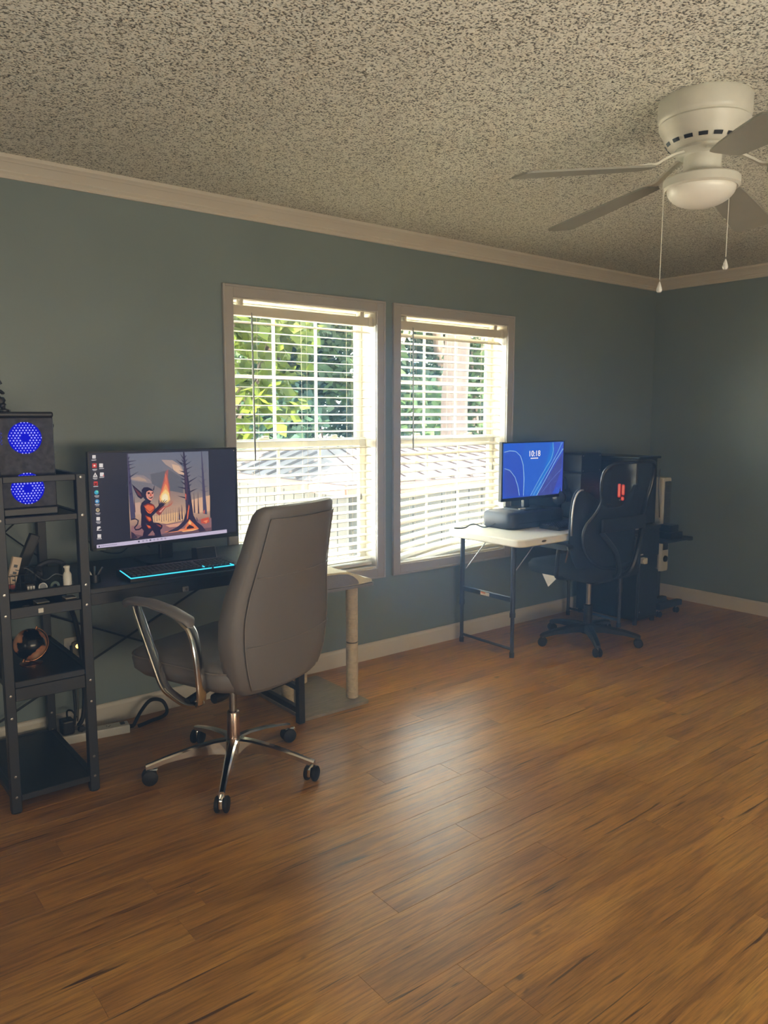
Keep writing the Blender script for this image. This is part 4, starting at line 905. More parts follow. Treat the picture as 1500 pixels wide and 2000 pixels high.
# ------------------------------------------------------------------ cat scratching perch beside the desk
def cat_perch():
    t = thing('cat_perch', 'cat perch with cream plush top and sisal posts on a grey board beside the desk', 'cat perch', (2.02, 3.09, 0))
    b = B(); prism(b, rrect(1.822, 2.192, 2.868, 3.33, 0.012), 'z', 0, 0.014); obj('base_board', b, M_GREYBOARD, t)
    for x, y in ((2.152, 2.955), (2.07, 3.285), (1.862, 3.08)):
        for za, zb in ((0.014, 0.290), (0.294, 0.578)):
            prof = [(0.026, za)]; n = int((zb - za) / 0.0075)
            for k in range(n): z = za + (zb - za) * (k + 0.5) / n; prof += [(0.0285, z - 0.0018), (0.0305, z), (0.0285, z + 0.0018)]
            b = B(); lathe(b, prof + [(0.026, zb)], (x, y, 0), 16); obj('sisal_post', b, M_SISAL, t, smooth=True)
        b = B(); lathe(b, [(0.027, 0.286), (0.027, 0.298)], (x, y, 0), 16); obj('post_joint', b, mat('brown_joint', '4a3b30', 0.6), t)
    b = B(); prism(b, rrect(1.83, 2.222, 2.862, 3.335, 0.02), 'z', 0.578, 0.592); obj('platform_board', b, M_PLUSHG, t)
    prof = [(1.83, 0.592), (1.83, 0.668), (1.88, 0.667), (1.95, 0.664), (2.03, 0.662), (2.08, 0.657), (2.11, 0.645), (2.14, 0.628), (2.17, 0.618), (2.20, 0.613), (2.213, 0.606), (2.213, 0.594), (2.14, 0.592)]
    b = B(); prism(b, prof, 'x', 2.868, 3.33); b.free()
    b = B(); prism(b, prof, 'y', 2.872, 3.328); bmesh.ops.bevel(b, geom=[e for e in b.edges if abs(e.verts[0].co.y - e.verts[1].co.y) < 1e-5], offset=0.004, segments=2, affect='EDGES'); obj('plush_cushion', b, M_PLUSH, t, smooth=50)
    side = [(1.83, 0.594), (1.83, 0.660), (2.02, 0.654), (2.07, 0.648), (2.10, 0.634), (2.125, 0.612), (2.13, 0.596)]
    for y in (2.866, 3.329): obj('felt_side', prism(B(), side, 'y', y, y + 0.006), M_PLUSHG, t, label='grey felt side panel')
    b = B(); tube(b, [(1.895, 2.905, 0.578), (1.895, 2.905, 0.555)], 0.0012, 5); s = obj('string', b, M_PLUSH, t)
    b = B(); bmesh.ops.create_icosphere(b, subdivisions=3, radius=0.021, matrix=Matrix.Translation((1.895, 2.905, 0.536)))
    for v in b.verts: v.co += (v.co - Vector((1.895, 2.905, 0.536))) * random.uniform(-0.06, 0.08)
    obj('toy_ball', b, M_PLUSH, t, smooth=True, label='hanging cream pompom ball')
cat_perch()

# ------------------------------------------------------------------ things on the shelf tower
def shelf_things():
    Z2 = 0.768
    t = thing('wire_basket', 'black wire basket of odds and ends on the desk shelf', 'basket', (0.665, 2.93, Z2))
    b = B()
    for z in (Z2 + 0.003, Z2 + 0.03, Z2 + 0.058): tube(b, [(x, y, z) for x, y in rrect(0.605, 0.735, 2.87, 3.02, 0.02, 4)] + [(0.735, 3.0, z)], 0.0016, 5)
    for k in range(8):
        x = 0.612 + 0.0165 * k; tube(b, [(x, 2.87, Z2 + 0.058), (x, 2.87, Z2 + 0.003), (x, 3.02, Z2 + 0.003), (x, 3.02, Z2 + 0.058)], 0.0012, 4)
    obj('wire_frame', b, M_BLACK, t)
    def tilted_box(nm, label, cat, c, size, tilt, m, extra=None):
        M = Matrix.Translation(c) @ Matrix.Rotation(tilt, 4, 'Y') ; sx, sy, sz = size
        t = thing(nm, label, cat, c); b = B(); box(b, -sx / 2, sx / 2, -sy / 2, sy / 2, 0, sz, 0.003, 2, M); obj('carton', b, m, t)
        if extra: extra(t, M)
        return t
    def marks(t, M):
        b = B()
        for z0, z1, x in ((0.045, 0.049, -0.006), (0.055, 0.063, -0.004), (0.068, 0.071, 0.002), (0.078, 0.088, -0.006), (0.030, 0.036, 0.0)): box(b, x, x + 0.012, -0.0107, -0.0098, z0, z1, 0, 1, M)
        obj('lettering', b, M_PLAST, t)
        b = B(); box(b, -0.0155, 0.0155, -0.0108, 0.0108, 0.0, 0.018, 0.002, 1, M); obj('red_end', b, mat('red_carton_print', 'a03c30', 0.6), t)
    tilted_box('carton', 'slim white carton with a red end leaning in the wire basket', 'carton', (0.632, 2.905, Z2 + 0.008), (0.030, 0.020, 0.115), 0.28, mat('cream_carton', 'd8c4b0', 0.7), marks)
    tilted_box('black_case', 'slim black case leaning upright at the back of desk shelf', 'case', (0.722, 3.16, Z2 + 0.0045), (0.035, 0.03, 0.165), 0.42, M_PLAST, lambda t, M: obj('edge_strip', box(B(), 0.0155, 0.0185, -0.0155, 0.0155, 0.01, 0.15, 0, 1, M), M_PLAST2, t))
    b = B(); box(b, 0.672, 0.700, 2.835, 2.862, Z2, Z2 + 0.03, 0.004, 2); t = thing('dice_box', 'tiny grey lettered box beside the leaning white carton', 'box', (0.686, 2.848, Z2)); obj('shell', b, M_PLAST, t)
    b = B()
    for k in range(3): box(b, 0.675 + 0.009 * k, 0.681 + 0.009 * k, 2.8342, 2.8352, Z2 + 0.010, Z2 + 0.022)
    obj('lettering', b, M_WHITE, t)
    t = thing('wrist_watch', 'round steel watch standing on the desk shelf front', 'watch', (0.722, 2.825, Z2))
    b = B(); M = Matrix.Rotation(PI / 2 - 0.2, 4, 'X'); lathe(b, [(0, -0.004), (0.014, -0.004), (0.016, 0), (0.014, 0.004), (0, 0.004)], (0.722, 2.822, Z2 + 0.017), 20, M); obj('case', b, M_STEEL, t, smooth=40)
    b = B(); lathe(b, [(0, 0.0042), (0.012, 0.0042), (0.012, 0.0048), (0, 0.0048)], (0.722, 2.822, Z2 + 0.017), 20, M); obj('dial', b, mat('grey_dial', '6c6e70', 0.4, var=0.4, scale=300), t)
    b = B(); tube(b, smoothline([(0.722, 2.828, Z2 + 0.032), (0.724, 2.850, Z2 + 0.034), (0.727, 2.866, Z2 + 0.018), (0.726, 2.850, Z2 + 0.005), (0.722, 2.830, Z2 + 0.004)]), 0.003, 6); obj('strap', b, M_RUBBER, t)
    t = thing('tape_roll', 'small dull green tape roll standing beside the steel watch', 'tape', (0.764, 2.83, Z2))
    b = B(); lathe(b, [(0.008, -0.006), (0.0155, -0.006), (0.0155, 0.006), (0.008, 0.006), (0.008, -0.006)], (0.764, 2.83, Z2 + 0.0158), 20, Matrix.Rotation(PI / 2, 4, 'X')); obj('tape', b, mat('dull_green_tape', '3c524a', 0.5), t, smooth=40)
    b = B(); lathe(b, [(0.006, -0.005), (0.008, -0.005), (0.008, 0.005), (0.006, 0.005), (0.006, -0.005)], (0.764, 2.83, Z2 + 0.0158), 16, Matrix.Rotation(PI / 2, 4, 'X')); obj('core', b, M_PLAST2, t)
    t = thing('spray_bottle', 'small white spray bottle with clear cap on the desk shelf', 'bottle', (0.806, 2.826, Z2))
    b = B(); lathe(b, [(0, 0), (0.0135, 0.0), (0.0145, 0.003), (0.0145, 0.05), (0.011, 0.058), (0.008, 0.062)], (0.806, 2.822, Z2 + 0.0), 18); obj('bottle_body', b, M_WHITE, t, smooth=40)
    b = B(); lathe(b, [(0.0085, 0.062), (0.0085, 0.072), (0.010, 0.074), (0.010, 0.082), (0.004, 0.084), (0, 0.084)], (0.806, 2.822, Z2), 14); box(b, 0.794, 0.806, 2.819, 2.825, Z2 + 0.076, Z2 + 0.082, 0.001, 1); obj('spray_cap', b, M_WHITE, t, smooth=40)
    t = thing('over_ear_headphones', 'dark headphones lying with coiled cord at the back of desk shelf', 'headphones', (0.80, 3.0, Z2))
    b = B(); tube(b, smoothline([(0.755, 3.0, Z2 + 0.03), (0.757, 3.0, Z2 + 0.058), (0.80, 3.0, Z2 + 0.072), (0.843, 3.0, Z2 + 0.058), (0.845, 3.0, Z2 + 0.03)]), 0.006, 8, flat=1.6); obj('headband', b, M_PLAST2, t, smooth=True)
    for x in (0.755, 0.845):
        b = B(); lathe(b, [(0, -0.012), (0.024, -0.012), (0.03, -0.004), (0.03, 0.006), (0.022, 0.012), (0, 0.012)], (x, 3.0, Z2 + 0.031), 18, Matrix.Rotation(PI / 2, 4, 'Y')); obj('ear_cup', b, M_PLAST2, t, smooth=40)
    cable('tangled grey cord around the headphones on the desk shelf', [(0.69, 2.93, Z2 + 0.07), (0.71, 2.95, Z2 + 0.06), (0.748, 2.90, Z2 + 0.025), (0.785, 2.885, Z2 + 0.045), (0.83, 2.90, Z2 + 0.02), (0.84, 2.875, Z2 + 0.004), (0.785, 2.862, Z2 + 0.003)], 0.0022, mat('grey_cord', '6e7072', 0.6))
    ZT = 0.708
    for (x0, x1, y0, y1, h, m, nm, lb) in ((0.704, 0.745, 2.835, 2.89, 0.018, mat('yellow_note_paper', '8f8450', 0.8), 'note_pad', 'small yellow note pad in the slot under the desk shelf'), (0.800, 0.838, 2.835, 2.88, 0.020, mat('brown_card', '7a6a58', 0.8), 'card_box', 'small brown and white card box in the slot under desk shelf')):
        t = thing(nm, lb, 'notes' if 'pad' in nm else 'box', ((x0 + x1) / 2, (y0 + y1) / 2, ZT))
        obj('stack', box(B(), x0, x1, y0, y1, ZT, ZT + h, 0.001, 1), m, t); obj('top_sheet', box(B(), x0, x1, y0 - 0.001, y1, ZT + h, ZT + h + 0.002), M_PAPER, t)
    t = thing('usb_dongle', 'little white dongle with a short cord in the slot under desk shelf', 'dongle', (0.672, 2.86, ZT))
    obj('shell', box(B(), 0.660, 0.684, 2.84, 2.862, ZT, ZT + 0.012, 0.003, 2), M_WHITE, t)
    b = B(); tube(b, smoothline([(0.660, 2.85, ZT + 0.005), (0.648, 2.842, ZT + 0.004), (0.640, 2.85, ZT + 0.004), (0.632, 2.84, ZT + 0.004)]), 0.002, 6); obj('cord', b, M_PLAST2, t)
    t = thing('white_tag', 'tiny white square sticker on the rail under the desk shelf', 'sticker', (0.705, 2.798, 0.699)); obj('face', box(B(), 0.697, 0.714, 2.7965, 2.799, 0.700, 0.716, 0.001, 1), M_WHITE, t); obj('rim', box(B(), 0.696, 0.715, 2.7975, 2.799, 0.699, 0.717), M_PLAST2, t)
    t = thing('desk_odds', 'black pen stand with tilted silver pens on black desk beside the shelf post', 'pens', (0.935, 2.93, 0.755))
    b = B(); lathe(b, [(0, 0), (0.022, 0), (0.022, 0.03), (0.019, 0.03), (0.019, 0.004), (0, 0.004)], (0.935, 2.93, 0.755), 16); obj('cup', b, M_PLAST, t, smooth=40); t.name = 'pen_stand'; ROOT['pen_stand'] = ROOT['desk_odds']
    for dx, dz, m in ((-0.03, 0.06, M_WHITE), (0.0, 0.062, M_STEEL), (0.03, 0.055, M_STEEL)): obj('pen', cyl(B(), (0.935, 2.93, 0.760), (0.935 + dx, 2.925, 0.755 + dz), 0.004, 8), m, t)
    # globe
    Z3 = 0.464; gx, gy, gz, R = 0.712, 3.0, 0.539, 0.058
    t = thing('desk_globe', 'dark globe with copper continents on a stand, on the lower desk shelf', 'globe', (gx, gy, Z3))
    g = NT('dark_globe_map'); n = g.tex('noise', 9, detail=6); r = g.ramp(n.outputs[0], [(0.475, lin('14161b')), (0.49, lin('b07048')), (0.60, lin('d0aa8c'))]); g.link(r.outputs[0], g.b.inputs['Base Color']); g.b.inputs['Roughness'].default_value = 0.22
    b = B(); bmesh.ops.create_uvsphere(b, u_segments=32, v_segments=20, radius=R, matrix=Matrix.Translation((gx, gy, gz)) @ Matrix.Rotation(0.41, 4, 'Y')); obj('sphere', b, g.m, t, smooth=True)
    cop = mat('copper', 'b07a58', 0.25, 1.0, var=0.05)
    ax = Vector((math.sin(0.41), 0, math.cos(0.41))); sd = Vector((math.cos(0.41), 0, -math.sin(0.41))); c = Vector((gx, gy, gz))
    b = B(); tube(b, [c + (ax * math.cos(a) + sd * math.sin(a)) * (R + 0.006) for a in [PI * k / 20 for k in range(21)]], 0.0026, 6); obj('meridian_arm', b, cop, t, smooth=True)
    b = B(); lathe(b, [(0.040, 0.0), (0.040, 0.004), (0.012, 0.008), (0.006, 0.012), (0.006, 0.0155)], (gx, gy, Z3), 22); obj('stand', b, cop, t, smooth=40)
    b = B()
    for s in (-1, 1): cyl(b, c + ax * s * (R - 0.002), c + ax * s * (R + 0.011), 0.004, 8)
    obj('axis_pins', b, cop, t)
shelf_things()

# ------------------------------------------------------------------ outlet, power strip, cables
t = thing('wall_outlet', 'white wall outlet plate low behind the desk shelf tower', 'outlet', (0.982, D, 0.36))
b = B(); prism(b, rrect(0.945, 1.018, 0.300, 0.424, 0.006), 'y', D - 0.006, D); obj('cover_plate', b, M_WHITE, t)
b = B(); prism(b, rrect(0.965, 0.998, 0.315, 0.350, 0.012), 'y', D - 0.009, D - 0.005); obj('socket', b, M_WHITE, t)
t = thing('night_light', 'plug-in night light with glowing amber bulb on the wall outlet', 'night light', (0.994, D - 0.02, 0.39))
b = B(); prism(b, rrect(0.972, 1.012, 0.345, 0.405, 0.012), 'y', D - 0.030, D - 0.0095); obj('body', b, mat('smoky_plastic', '8c8677', 0.3), t)
b = B(); bmesh.ops.create_uvsphere(b, u_segments=12, v_segments=8, radius=0.009, matrix=Matrix.Translation((0.994, D - 0.031, 0.387))); obj('bulb', b, emit('amber_bulb', 'ffc860', 2.5), t, smooth=True)
b = B(); lathe(b, [(0.012, 0), (0.016, 0.003), (0.016, 0.005), (0.012, 0.005), (0.012, 0)], (0.994, D - 0.030, 0.387), 16, Matrix.Rotation(PI / 2, 4, 'X')); obj('lens_ring', b, M_STEEL, t)
cable('grey cord hanging from the wall outlet to the power strip', [(0.985, D - 0.02, 0.345), (0.985, D - 0.025, 0.30), (0.988, D - 0.02, 0.2), (0.985, D - 0.025, 0.12), (0.975, D - 0.04, 0.055)], 0.004, mat('grey_flex', '77766f', 0.6))
def power_strip():
    t = thing('power_strip', 'white power strip with rows of sockets on floor along the wall', 'power strip', (1.02, 3.287, 0), math.radians(-9))
    b = B(); box(b, -0.142, 0.142, -0.03, 0.03, 0, 0.038, 0.005, 2); obj('body', b, M_WHITE, t, world=False)
    b = B(); box(b, 0.105, 0.125, -0.012, 0.012, 0.038, 0.044, 0.003, 2); obj('switch', b, M_PLAST, t, world=False)
    for k in range(4):
        x = -0.108 + 0.055 * k; b = B()
        for dx, dy, w, h in ((-0.007, 0.004, 0.0015, 0.005), (0.007, 0.004, 0.0015, 0.005), (0, -0.008, 0.003, 0.003)): box(b, x + dx - w, x + dx + w, dy - h, dy + h, 0.0375, 0.0386)
        f = obj('socket', box(B(), x - 0.018, x + 0.018, -0.019, 0.019, 0.0365, 0.0381, 0.0005, 1), M_WHITE, t, world=False); obj('socket_holes', b, M_RUBBER, f, world=False)
    b = B(); cyl(b, (0.140, 0, 0.019), (0.162, 0, 0.019), 0.009, 10); obj('strain_relief', b, M_RUBBER, t, world=False)
power_strip()
cable('thick black cord looped on the floor beside the power strip', [(1.180, 3.262, 0.019), (1.230, 3.30, 0.06), (1.29, 3.335, 0.088), (1.345, 3.34, 0.072), (1.362, 3.325, 0.03), (1.34, 3.31, 0.010), (1.27, 3.29, 0.009), (1.205, 3.265, 0.010)], 0.0085)
cable('thick black cable bundle bending down behind the desk shelf tower', [(0.905, 3.30, 0.68), (0.955, 3.33, 0.58), (0.985, 3.35, 0.48), (1.00, 3.35, 0.33), (1.00, 3.34, 0.18), (0.985, 3.325, 0.09), (0.96, 3.31, 0.060)], 0.010)
cable('second black cable beside the outlet dropping to the power strip', [(0.96, 3.36, 0.40), (0.965, 3.37, 0.22), (0.96, 3.345, 0.12), (0.945, 3.32, 0.062)], 0.006)
for i, (x, y, z, r, lb) in enumerate(((0.915, 3.304, 0.038, 0, 'big black power adapter plugged in at left end of the power strip'),)):
    t = thing('power_adapter', lb, 'adapter', (x, y, z)); b = B(); box(b, x - 0.03, x + 0.022, y - 0.028, y + 0.028, 0.0405, 0.105, 0.010, 3); obj('housing', b, M_PLAST, t)
    b = B(); tube(b, smoothline([(x, y, 0.104), (x + 0.005, y + 0.02, 0.13), (x + 0.03, y + 0.035, 0.12), (x + 0.045, y + 0.03, 0.09)]), 0.004, 6); obj('cord', b, M_RUBBER, t)
for x, y, lb in ((0.968, 3.297, 'small black plug standing upright in the power strip middle'),):
    t = thing('plug', lb, 'plug', (x, y, 0.0385)); b = B(); box(b, x - 0.014, x + 0.014, y - 0.012, y + 0.012, 0.0388, 0.056, 0.004, 2); obj('body', b, M_RUBBER, t); obj('collar', box(B(), x - 0.008, x + 0.008, y - 0.008, y + 0.008, 0.056, 0.060), M_PLAST2, t)

# ------------------------------------------------------------------ folding table
def folding_table():
    X0, X1, Y0, Y1, Z = 3.165, 4.385, 2.795, 3.385, 0.703
    t = thing('folding_table', 'off-white folding table on grey adjustable legs under the right window', 'table', ((X0 + X1) / 2, (Y0 + Y1) / 2, 0))
    b = B(); R0 = rrect(X0, X1, Y0, Y1, 0.055, 8); Ri = rrect(X0 + 0.006, X1 - 0.006, Y0 + 0.006, Y1 - 0.006, 0.05, 8)
    loft(b, [[(x, y, Z - 0.042) for x, y in Ri], [(x, y, Z - 0.036) for x, y in R0], [(x, y, Z - 0.006) for x, y in R0], [(x, y, Z) for x, y in Ri]]); top = obj('tabletop', b, M_TABLE, t, smooth=40)
    b = B(); M = Matrix.Translation((3.365, Y0 - 0.0005, Z - 0.020)) @ Matrix.Rotation(PI / 2, 4, 'X'); lathe(b, [(0.0, 0), (0.014, 0), (0.0135, 0.001), (0, 0.0012)], n=20, M=M)
    for v in b.verts: v.co.x = 3.365 + (v.co.x - 3.365) * 1.5; v.co.z = Z - 0.02 + (v.co.z - (Z - 0.02)) * 0.45
    obj('oval_badge', b, mat('grey_badge', '77777a', 0.4, 0.5), top, label='grey oval badge')
    gm = mat('dark_grey_leg_paint', '3c4150', 0.4, var=0.06)
    for x in (3.262, 4.29):
        for y in (2.924, 3.335):
            b = B(); cyl(b, (x, y, 0.245), (x, y, Z - 0.043), 0.0145, 12); l = obj('leg', b, gm, t)
            b = B(); cyl(b, (x, y, 0.012), (x, y, 0.26), 0.0115, 12); obj('lower_tube', b, gm, l)
            b = B(); cyl(b, (x, y, 0.236), (x, y, 0.262), 0.0175, 12); obj('height_collar', b, gm, l)
            b = B(); cyl(b, (x, y, 0.0), (x, y, 0.03), 0.014, 12); obj('foot_cap', b, M_RUBBER, l)
        b = B(); box(b, x - 0.008, x + 0.008, 2.924, 3.335, 0.322, 0.352, 0.003, 1); obj('crossbar', b, gm, t)
        b = B(); cyl(b, (x, 2.924, 0.048), (x, 3.335, 0.048), 0.0085, 8); obj('crossbar', b, gm, t)
    b = B(); box(b, 3.251, 3.2535, 3.10, 3.17, 0.326, 0.346); obj('warning_label', b, M_PAPER, t)
    b = B(); box(b, 3.2505, 3.2532, 3.13, 3.165, 0.336, 0.345); obj('warning_stripe', b, mat('orange_print', 'c06a3a', 0.7), t)
    for y in (2.95, 3.31): obj('brace', cyl(B(), (3.27, y, 0.46), (3.50, y, Z - 0.043), 0.0035, 6), M_SILVER, t)
    return t
folding_table()
ZT = 0.703
# right monitor
def monitor_two():
    x0, x1, z0, z1, yf = 3.390, 3.966, 0.868, 1.222, 3.15; xm = 3.68
    t = thing('monitor', 'black monitor glowing with a blue lock screen clock on the white table', 'monitor', (xm, 3.22, 0.803))
    b = B(); prism(b, rrect(x0, x1, z0, z1, 0.005, 3), 'y', yf + 0.001, yf + 0.02); box(b, x0 + 0.13, x1 - 0.13, yf + 0.018, yf + 0.05, z0 + 0.06, z1 - 0.09, 0.012, 2); obj('housing', b, M_PLAST, t)
    b = B(); box(b, x0, x1, yf - 0.003, yf + 0.002, z0, z0 + 0.018, 0.001, 1); box(b, x0, x0 + 0.012, yf - 0.003, yf + 0.002, z0, z1, 0.001, 1); box(b, x1 - 0.008, x1, yf - 0.003, yf + 0.002, z0, z1, 0.001, 1); box(b, x0 + 0.008, x1 - 0.008, yf - 0.003, yf + 0.002, z1 - 0.008, z1, 0.001, 1); obj('bezel', b, M_PLAST, t)
    def bg(u, v): return (30 + 30 * u, 70 + 25 * v, 205 + 25 * v)
    b = B(); paint(b, ART2, xm, yf + 0.0006, 0.00002, (x0 + 0.01, z0 + 0.016, x1 - 0.007, z1 - 0.007, 6, 6, bg)); flat_obj('screen', b, vcol('blue_screen_glow', 0.42), t)
    wm = emit('white_clock_digits', 'f4f4ff', 0.5)
    text('clock_text', '10:18', 0.050, wm, t, (xm + 0.003, yf - 0.0002, 1.146), Matrix.Rotation(PI / 2, 3, 'X'))
    b = B()
    for k in range(8): box(b, xm - 0.032 + 0.0088 * k, xm - 0.0255 + 0.0088 * k, yf - 0.0008, yf - 0.0002, 1.116, 1.122)
    obj('date_line', b, wm, t)
    b = B(); box(b, xm - 0.025, xm + 0.025, 3.20, 3.225, 0.812, 1.0, 0.005, 2); obj('stand_neck', b, M_PLAST, t)
    b = B(); prism(b, rrect(xm - 0.11, xm + 0.11, 3.13, 3.31, 0.03), 'z', 0.803, 0.812); obj('stand_base', b, M_PLAST, t)
    b = B(); box(b, 3.545, 3.60, 3.138, 3.150, 0.813, 0.820, 0.002, 1); obj('stand_label', b, M_WHITE, t)
monitor_two()
def riser():
    x0, x1, y0, y1 = 3.405, 3.91, 3.075, 3.33
    t = thing('flat_printer', 'wide low black box with rounded front under the blue-screen monitor', 'box', ((x0 + x1) / 2, (y0 + y1) / 2, ZT)); t.name = 'monitor_riser'; ROOT['monitor_riser'] = ROOT['flat_printer']
    b = B(); R0 = rrect(x0, x1, y0, y1, 0.05, 6); Ri = rrect(x0 + 0.012, x1 - 0.012, y0 + 0.012, y1 - 0.012, 0.045, 6)
    loft(b, [[(x, y, ZT + 0.001) for x, y in Ri], [(x, y, ZT + 0.012) for x, y in R0], [(x, y, ZT + 0.088) for x, y in R0], [(x, y, ZT + 0.100) for x, y in Ri]]); obj('shell', b, mat('dark_blue_grey_plastic', '2c3240', 0.45, var=0.08), t, smooth=50)
    b = B(); box(b, x0 + 0.06, x1 - 0.06, y0 - 0.002, y0 + 0.004, ZT + 0.035, ZT + 0.037); obj('front_seam', b, M_RUBBER, t)
riser()
def keyboard_plain():
    x0, x1, y0, y1 = 3.62, 4.06, 2.90, 3.045; c = ((x0 + x1) / 2, (y0 + y1) / 2, ZT)
    t = thing('keyboard', 'black keyboard with shiny keys on the white folding table', 'keyboard', c)
    b = B(); prism(b, [(y0, ZT + 0.001), (y1, ZT + 0.001), (y1, ZT + 0.026), (y0, ZT + 0.014)], 'x', x0, x1); obj('body', b, M_PLAST, t)
    km = mat('glossy_grey_key', '4a4e58', 0.25, var=0.1); me = None
    for r in range(5):
        for k in range(21):
            x = x0 + 0.012 + k * 0.0198; y = y0 + 0.016 + r * 0.024
            if me is None: b = B(); box(b, 0, 0.0165, 0, 0.018, 0, 0.009, 0.0015, 1); o = obj('key', b, km, t, world=False); me = o.data
            else: o = bpy.data.objects.new('key', me); COL.objects.link(o); o.parent = t
            o.location = Vector((x, y, ZT + 0.0125 + 0.012 * (y - y0) / (y1 - y0))) - Vector(c)
keyboard_plain()
cable('black cord peaking over the back edge of the white table', [(3.40, 3.20, ZT + 0.03), (3.36, 3.25, ZT + 0.006), (3.30, 3.285, ZT + 0.028), (3.25, 3.31, ZT + 0.006), (3.20, 3.345, ZT + 0.005)], 0.004)
t = thing('mouse_mat', 'dark mat on the white table right of the shiny-keyed keyboard', 'mat', (4.2, 2.98, ZT)); b = B(); prism(b, rrect(4.075, 4.345, 2.86, 3.11, 0.012), 'z', ZT + 0.0005, ZT + 0.004); obj('pad', b, M_FABRIC, t)
b = B(); tube(b, [(x, y, ZT + 0.003) for x, y in rrect(4.075, 4.345, 2.86, 3.11, 0.012)], 0.0018, 5); obj('stitched_edge', b, M_PLAST2, t)
t = thing('tissue', 'crumpled white tissue on the dark mat on the white table', 'tissue', (4.14, 3.02, ZT + 0.005)); b = B()
bmesh.ops.create_grid(b, x_segments=9, y_segments=9, size=0.06, matrix=Matrix.Translation((4.14, 3.03, ZT + 0.024)))
rt = random.Random(4)
for v in b.verts: v.co += Vector((rt.uniform(-.006, .006), rt.uniform(-.006, .006), rt.uniform(-.016, .022)))
o = obj('sheet', b, M_PAPER, t); md = o.modifiers.new('thick', 'SOLIDIFY'); md.thickness = 0.0012
b = B(); tube(b, smoothline([(4.11, 3.07, ZT + 0.045), (4.13, 3.075, ZT + 0.065), (4.14, 3.08, ZT + 0.055)]), 0.004, 6); obj('twist', b, M_PAPER, t)
def headset():
    t = thing('gaming_headset', 'dark over-ear headset leaning at the right edge of blue-screen monitor', 'headset', (4.015, 3.21, ZT))
    c = Vector((4.015, 3.19, ZT + 0.19)); b = B()
    tube(b, [c + Vector((0.075 * math.cos(a), 0.03 * math.cos(a), 0.085 * math.sin(a) + 0.0)) for a in [PI * (k / 16) for k in range(17)]], 0.009, 8, flat=1.5); obj('headband', b, M_PLAST2, t, smooth=True)
    for s in (-1, 1):
        p = c + Vector((0.075 * s, 0.03 * s, -0.035)); b = B(); lathe(b, [(0, -0.02), (0.036, -0.02), (0.044, -0.008), (0.044, 0.010), (0.03, 0.02), (0, 0.02)], p, 20, Matrix.Rotation(PI / 2 * s, 4, 'Y') @ Matrix.Rotation(0.3, 4, 'X')); cup = obj('ear_cup', b, M_PLAST, t, smooth=40)
        b = B(); tube(b, [p + Vector((0.018 * s, 0.03 * math.cos(a), 0.03 * math.sin(a))) for a in [PI * (0.1 + 0.5 * k / 8) for k in range(9)]], 0.003, 5); obj('rim_trim', b, M_SILVER, cup)
    b = B(); cyl(b, c + Vector((0, 0.02, -0.18)), c + Vector((0, 0.02, 0.078)), 0.008, 8); lathe(b, [(0, 0), (0.06, 0), (0.06, 0.008), (0.01, 0.014)], (c.x, c.y + 0.02, ZT + 0.001), 18); obj('hanger_stand', b, M_PLAST, t)
headset()
t = thing('box_speaker', 'black rounded box speaker on the white table behind the mesh chair', 'speaker', (4.235, 3.25, ZT))
b = B(); prism(b, rrect(4.135, 4.345, ZT + 0.30, ZT + 0.432, 0.02), 'y', 3.14, 3.30); obj('upper_cabinet', b, M_PLAST, t)
b = B(); prism(b, rrect(4.118, 4.36, ZT + 0.001, ZT + 0.305, 0.015), 'y', 3.13, 3.31); obj('lower_cabinet', b, M_PLAST, t)
b = B(); lathe(b, [(0.03, 0), (0.07, 0.004), (0.075, 0), (0.03, 0)], (4.238, 3.13, ZT + 0.15), 24, Matrix.Rotation(PI / 2, 4, 'X')); obj('cone_ring', b, M_PLAST2, t)
b = B()
for x in (4.152, 4.328):
    for z in (ZT + 0.317, ZT + 0.415): lathe(b, [(0.005, 0), (0, 0.002)], (x, 3.14, z), 8, Matrix.Rotation(PI / 2, 4, 'X'))
obj('corner_screws', b, M_STEEL, t)

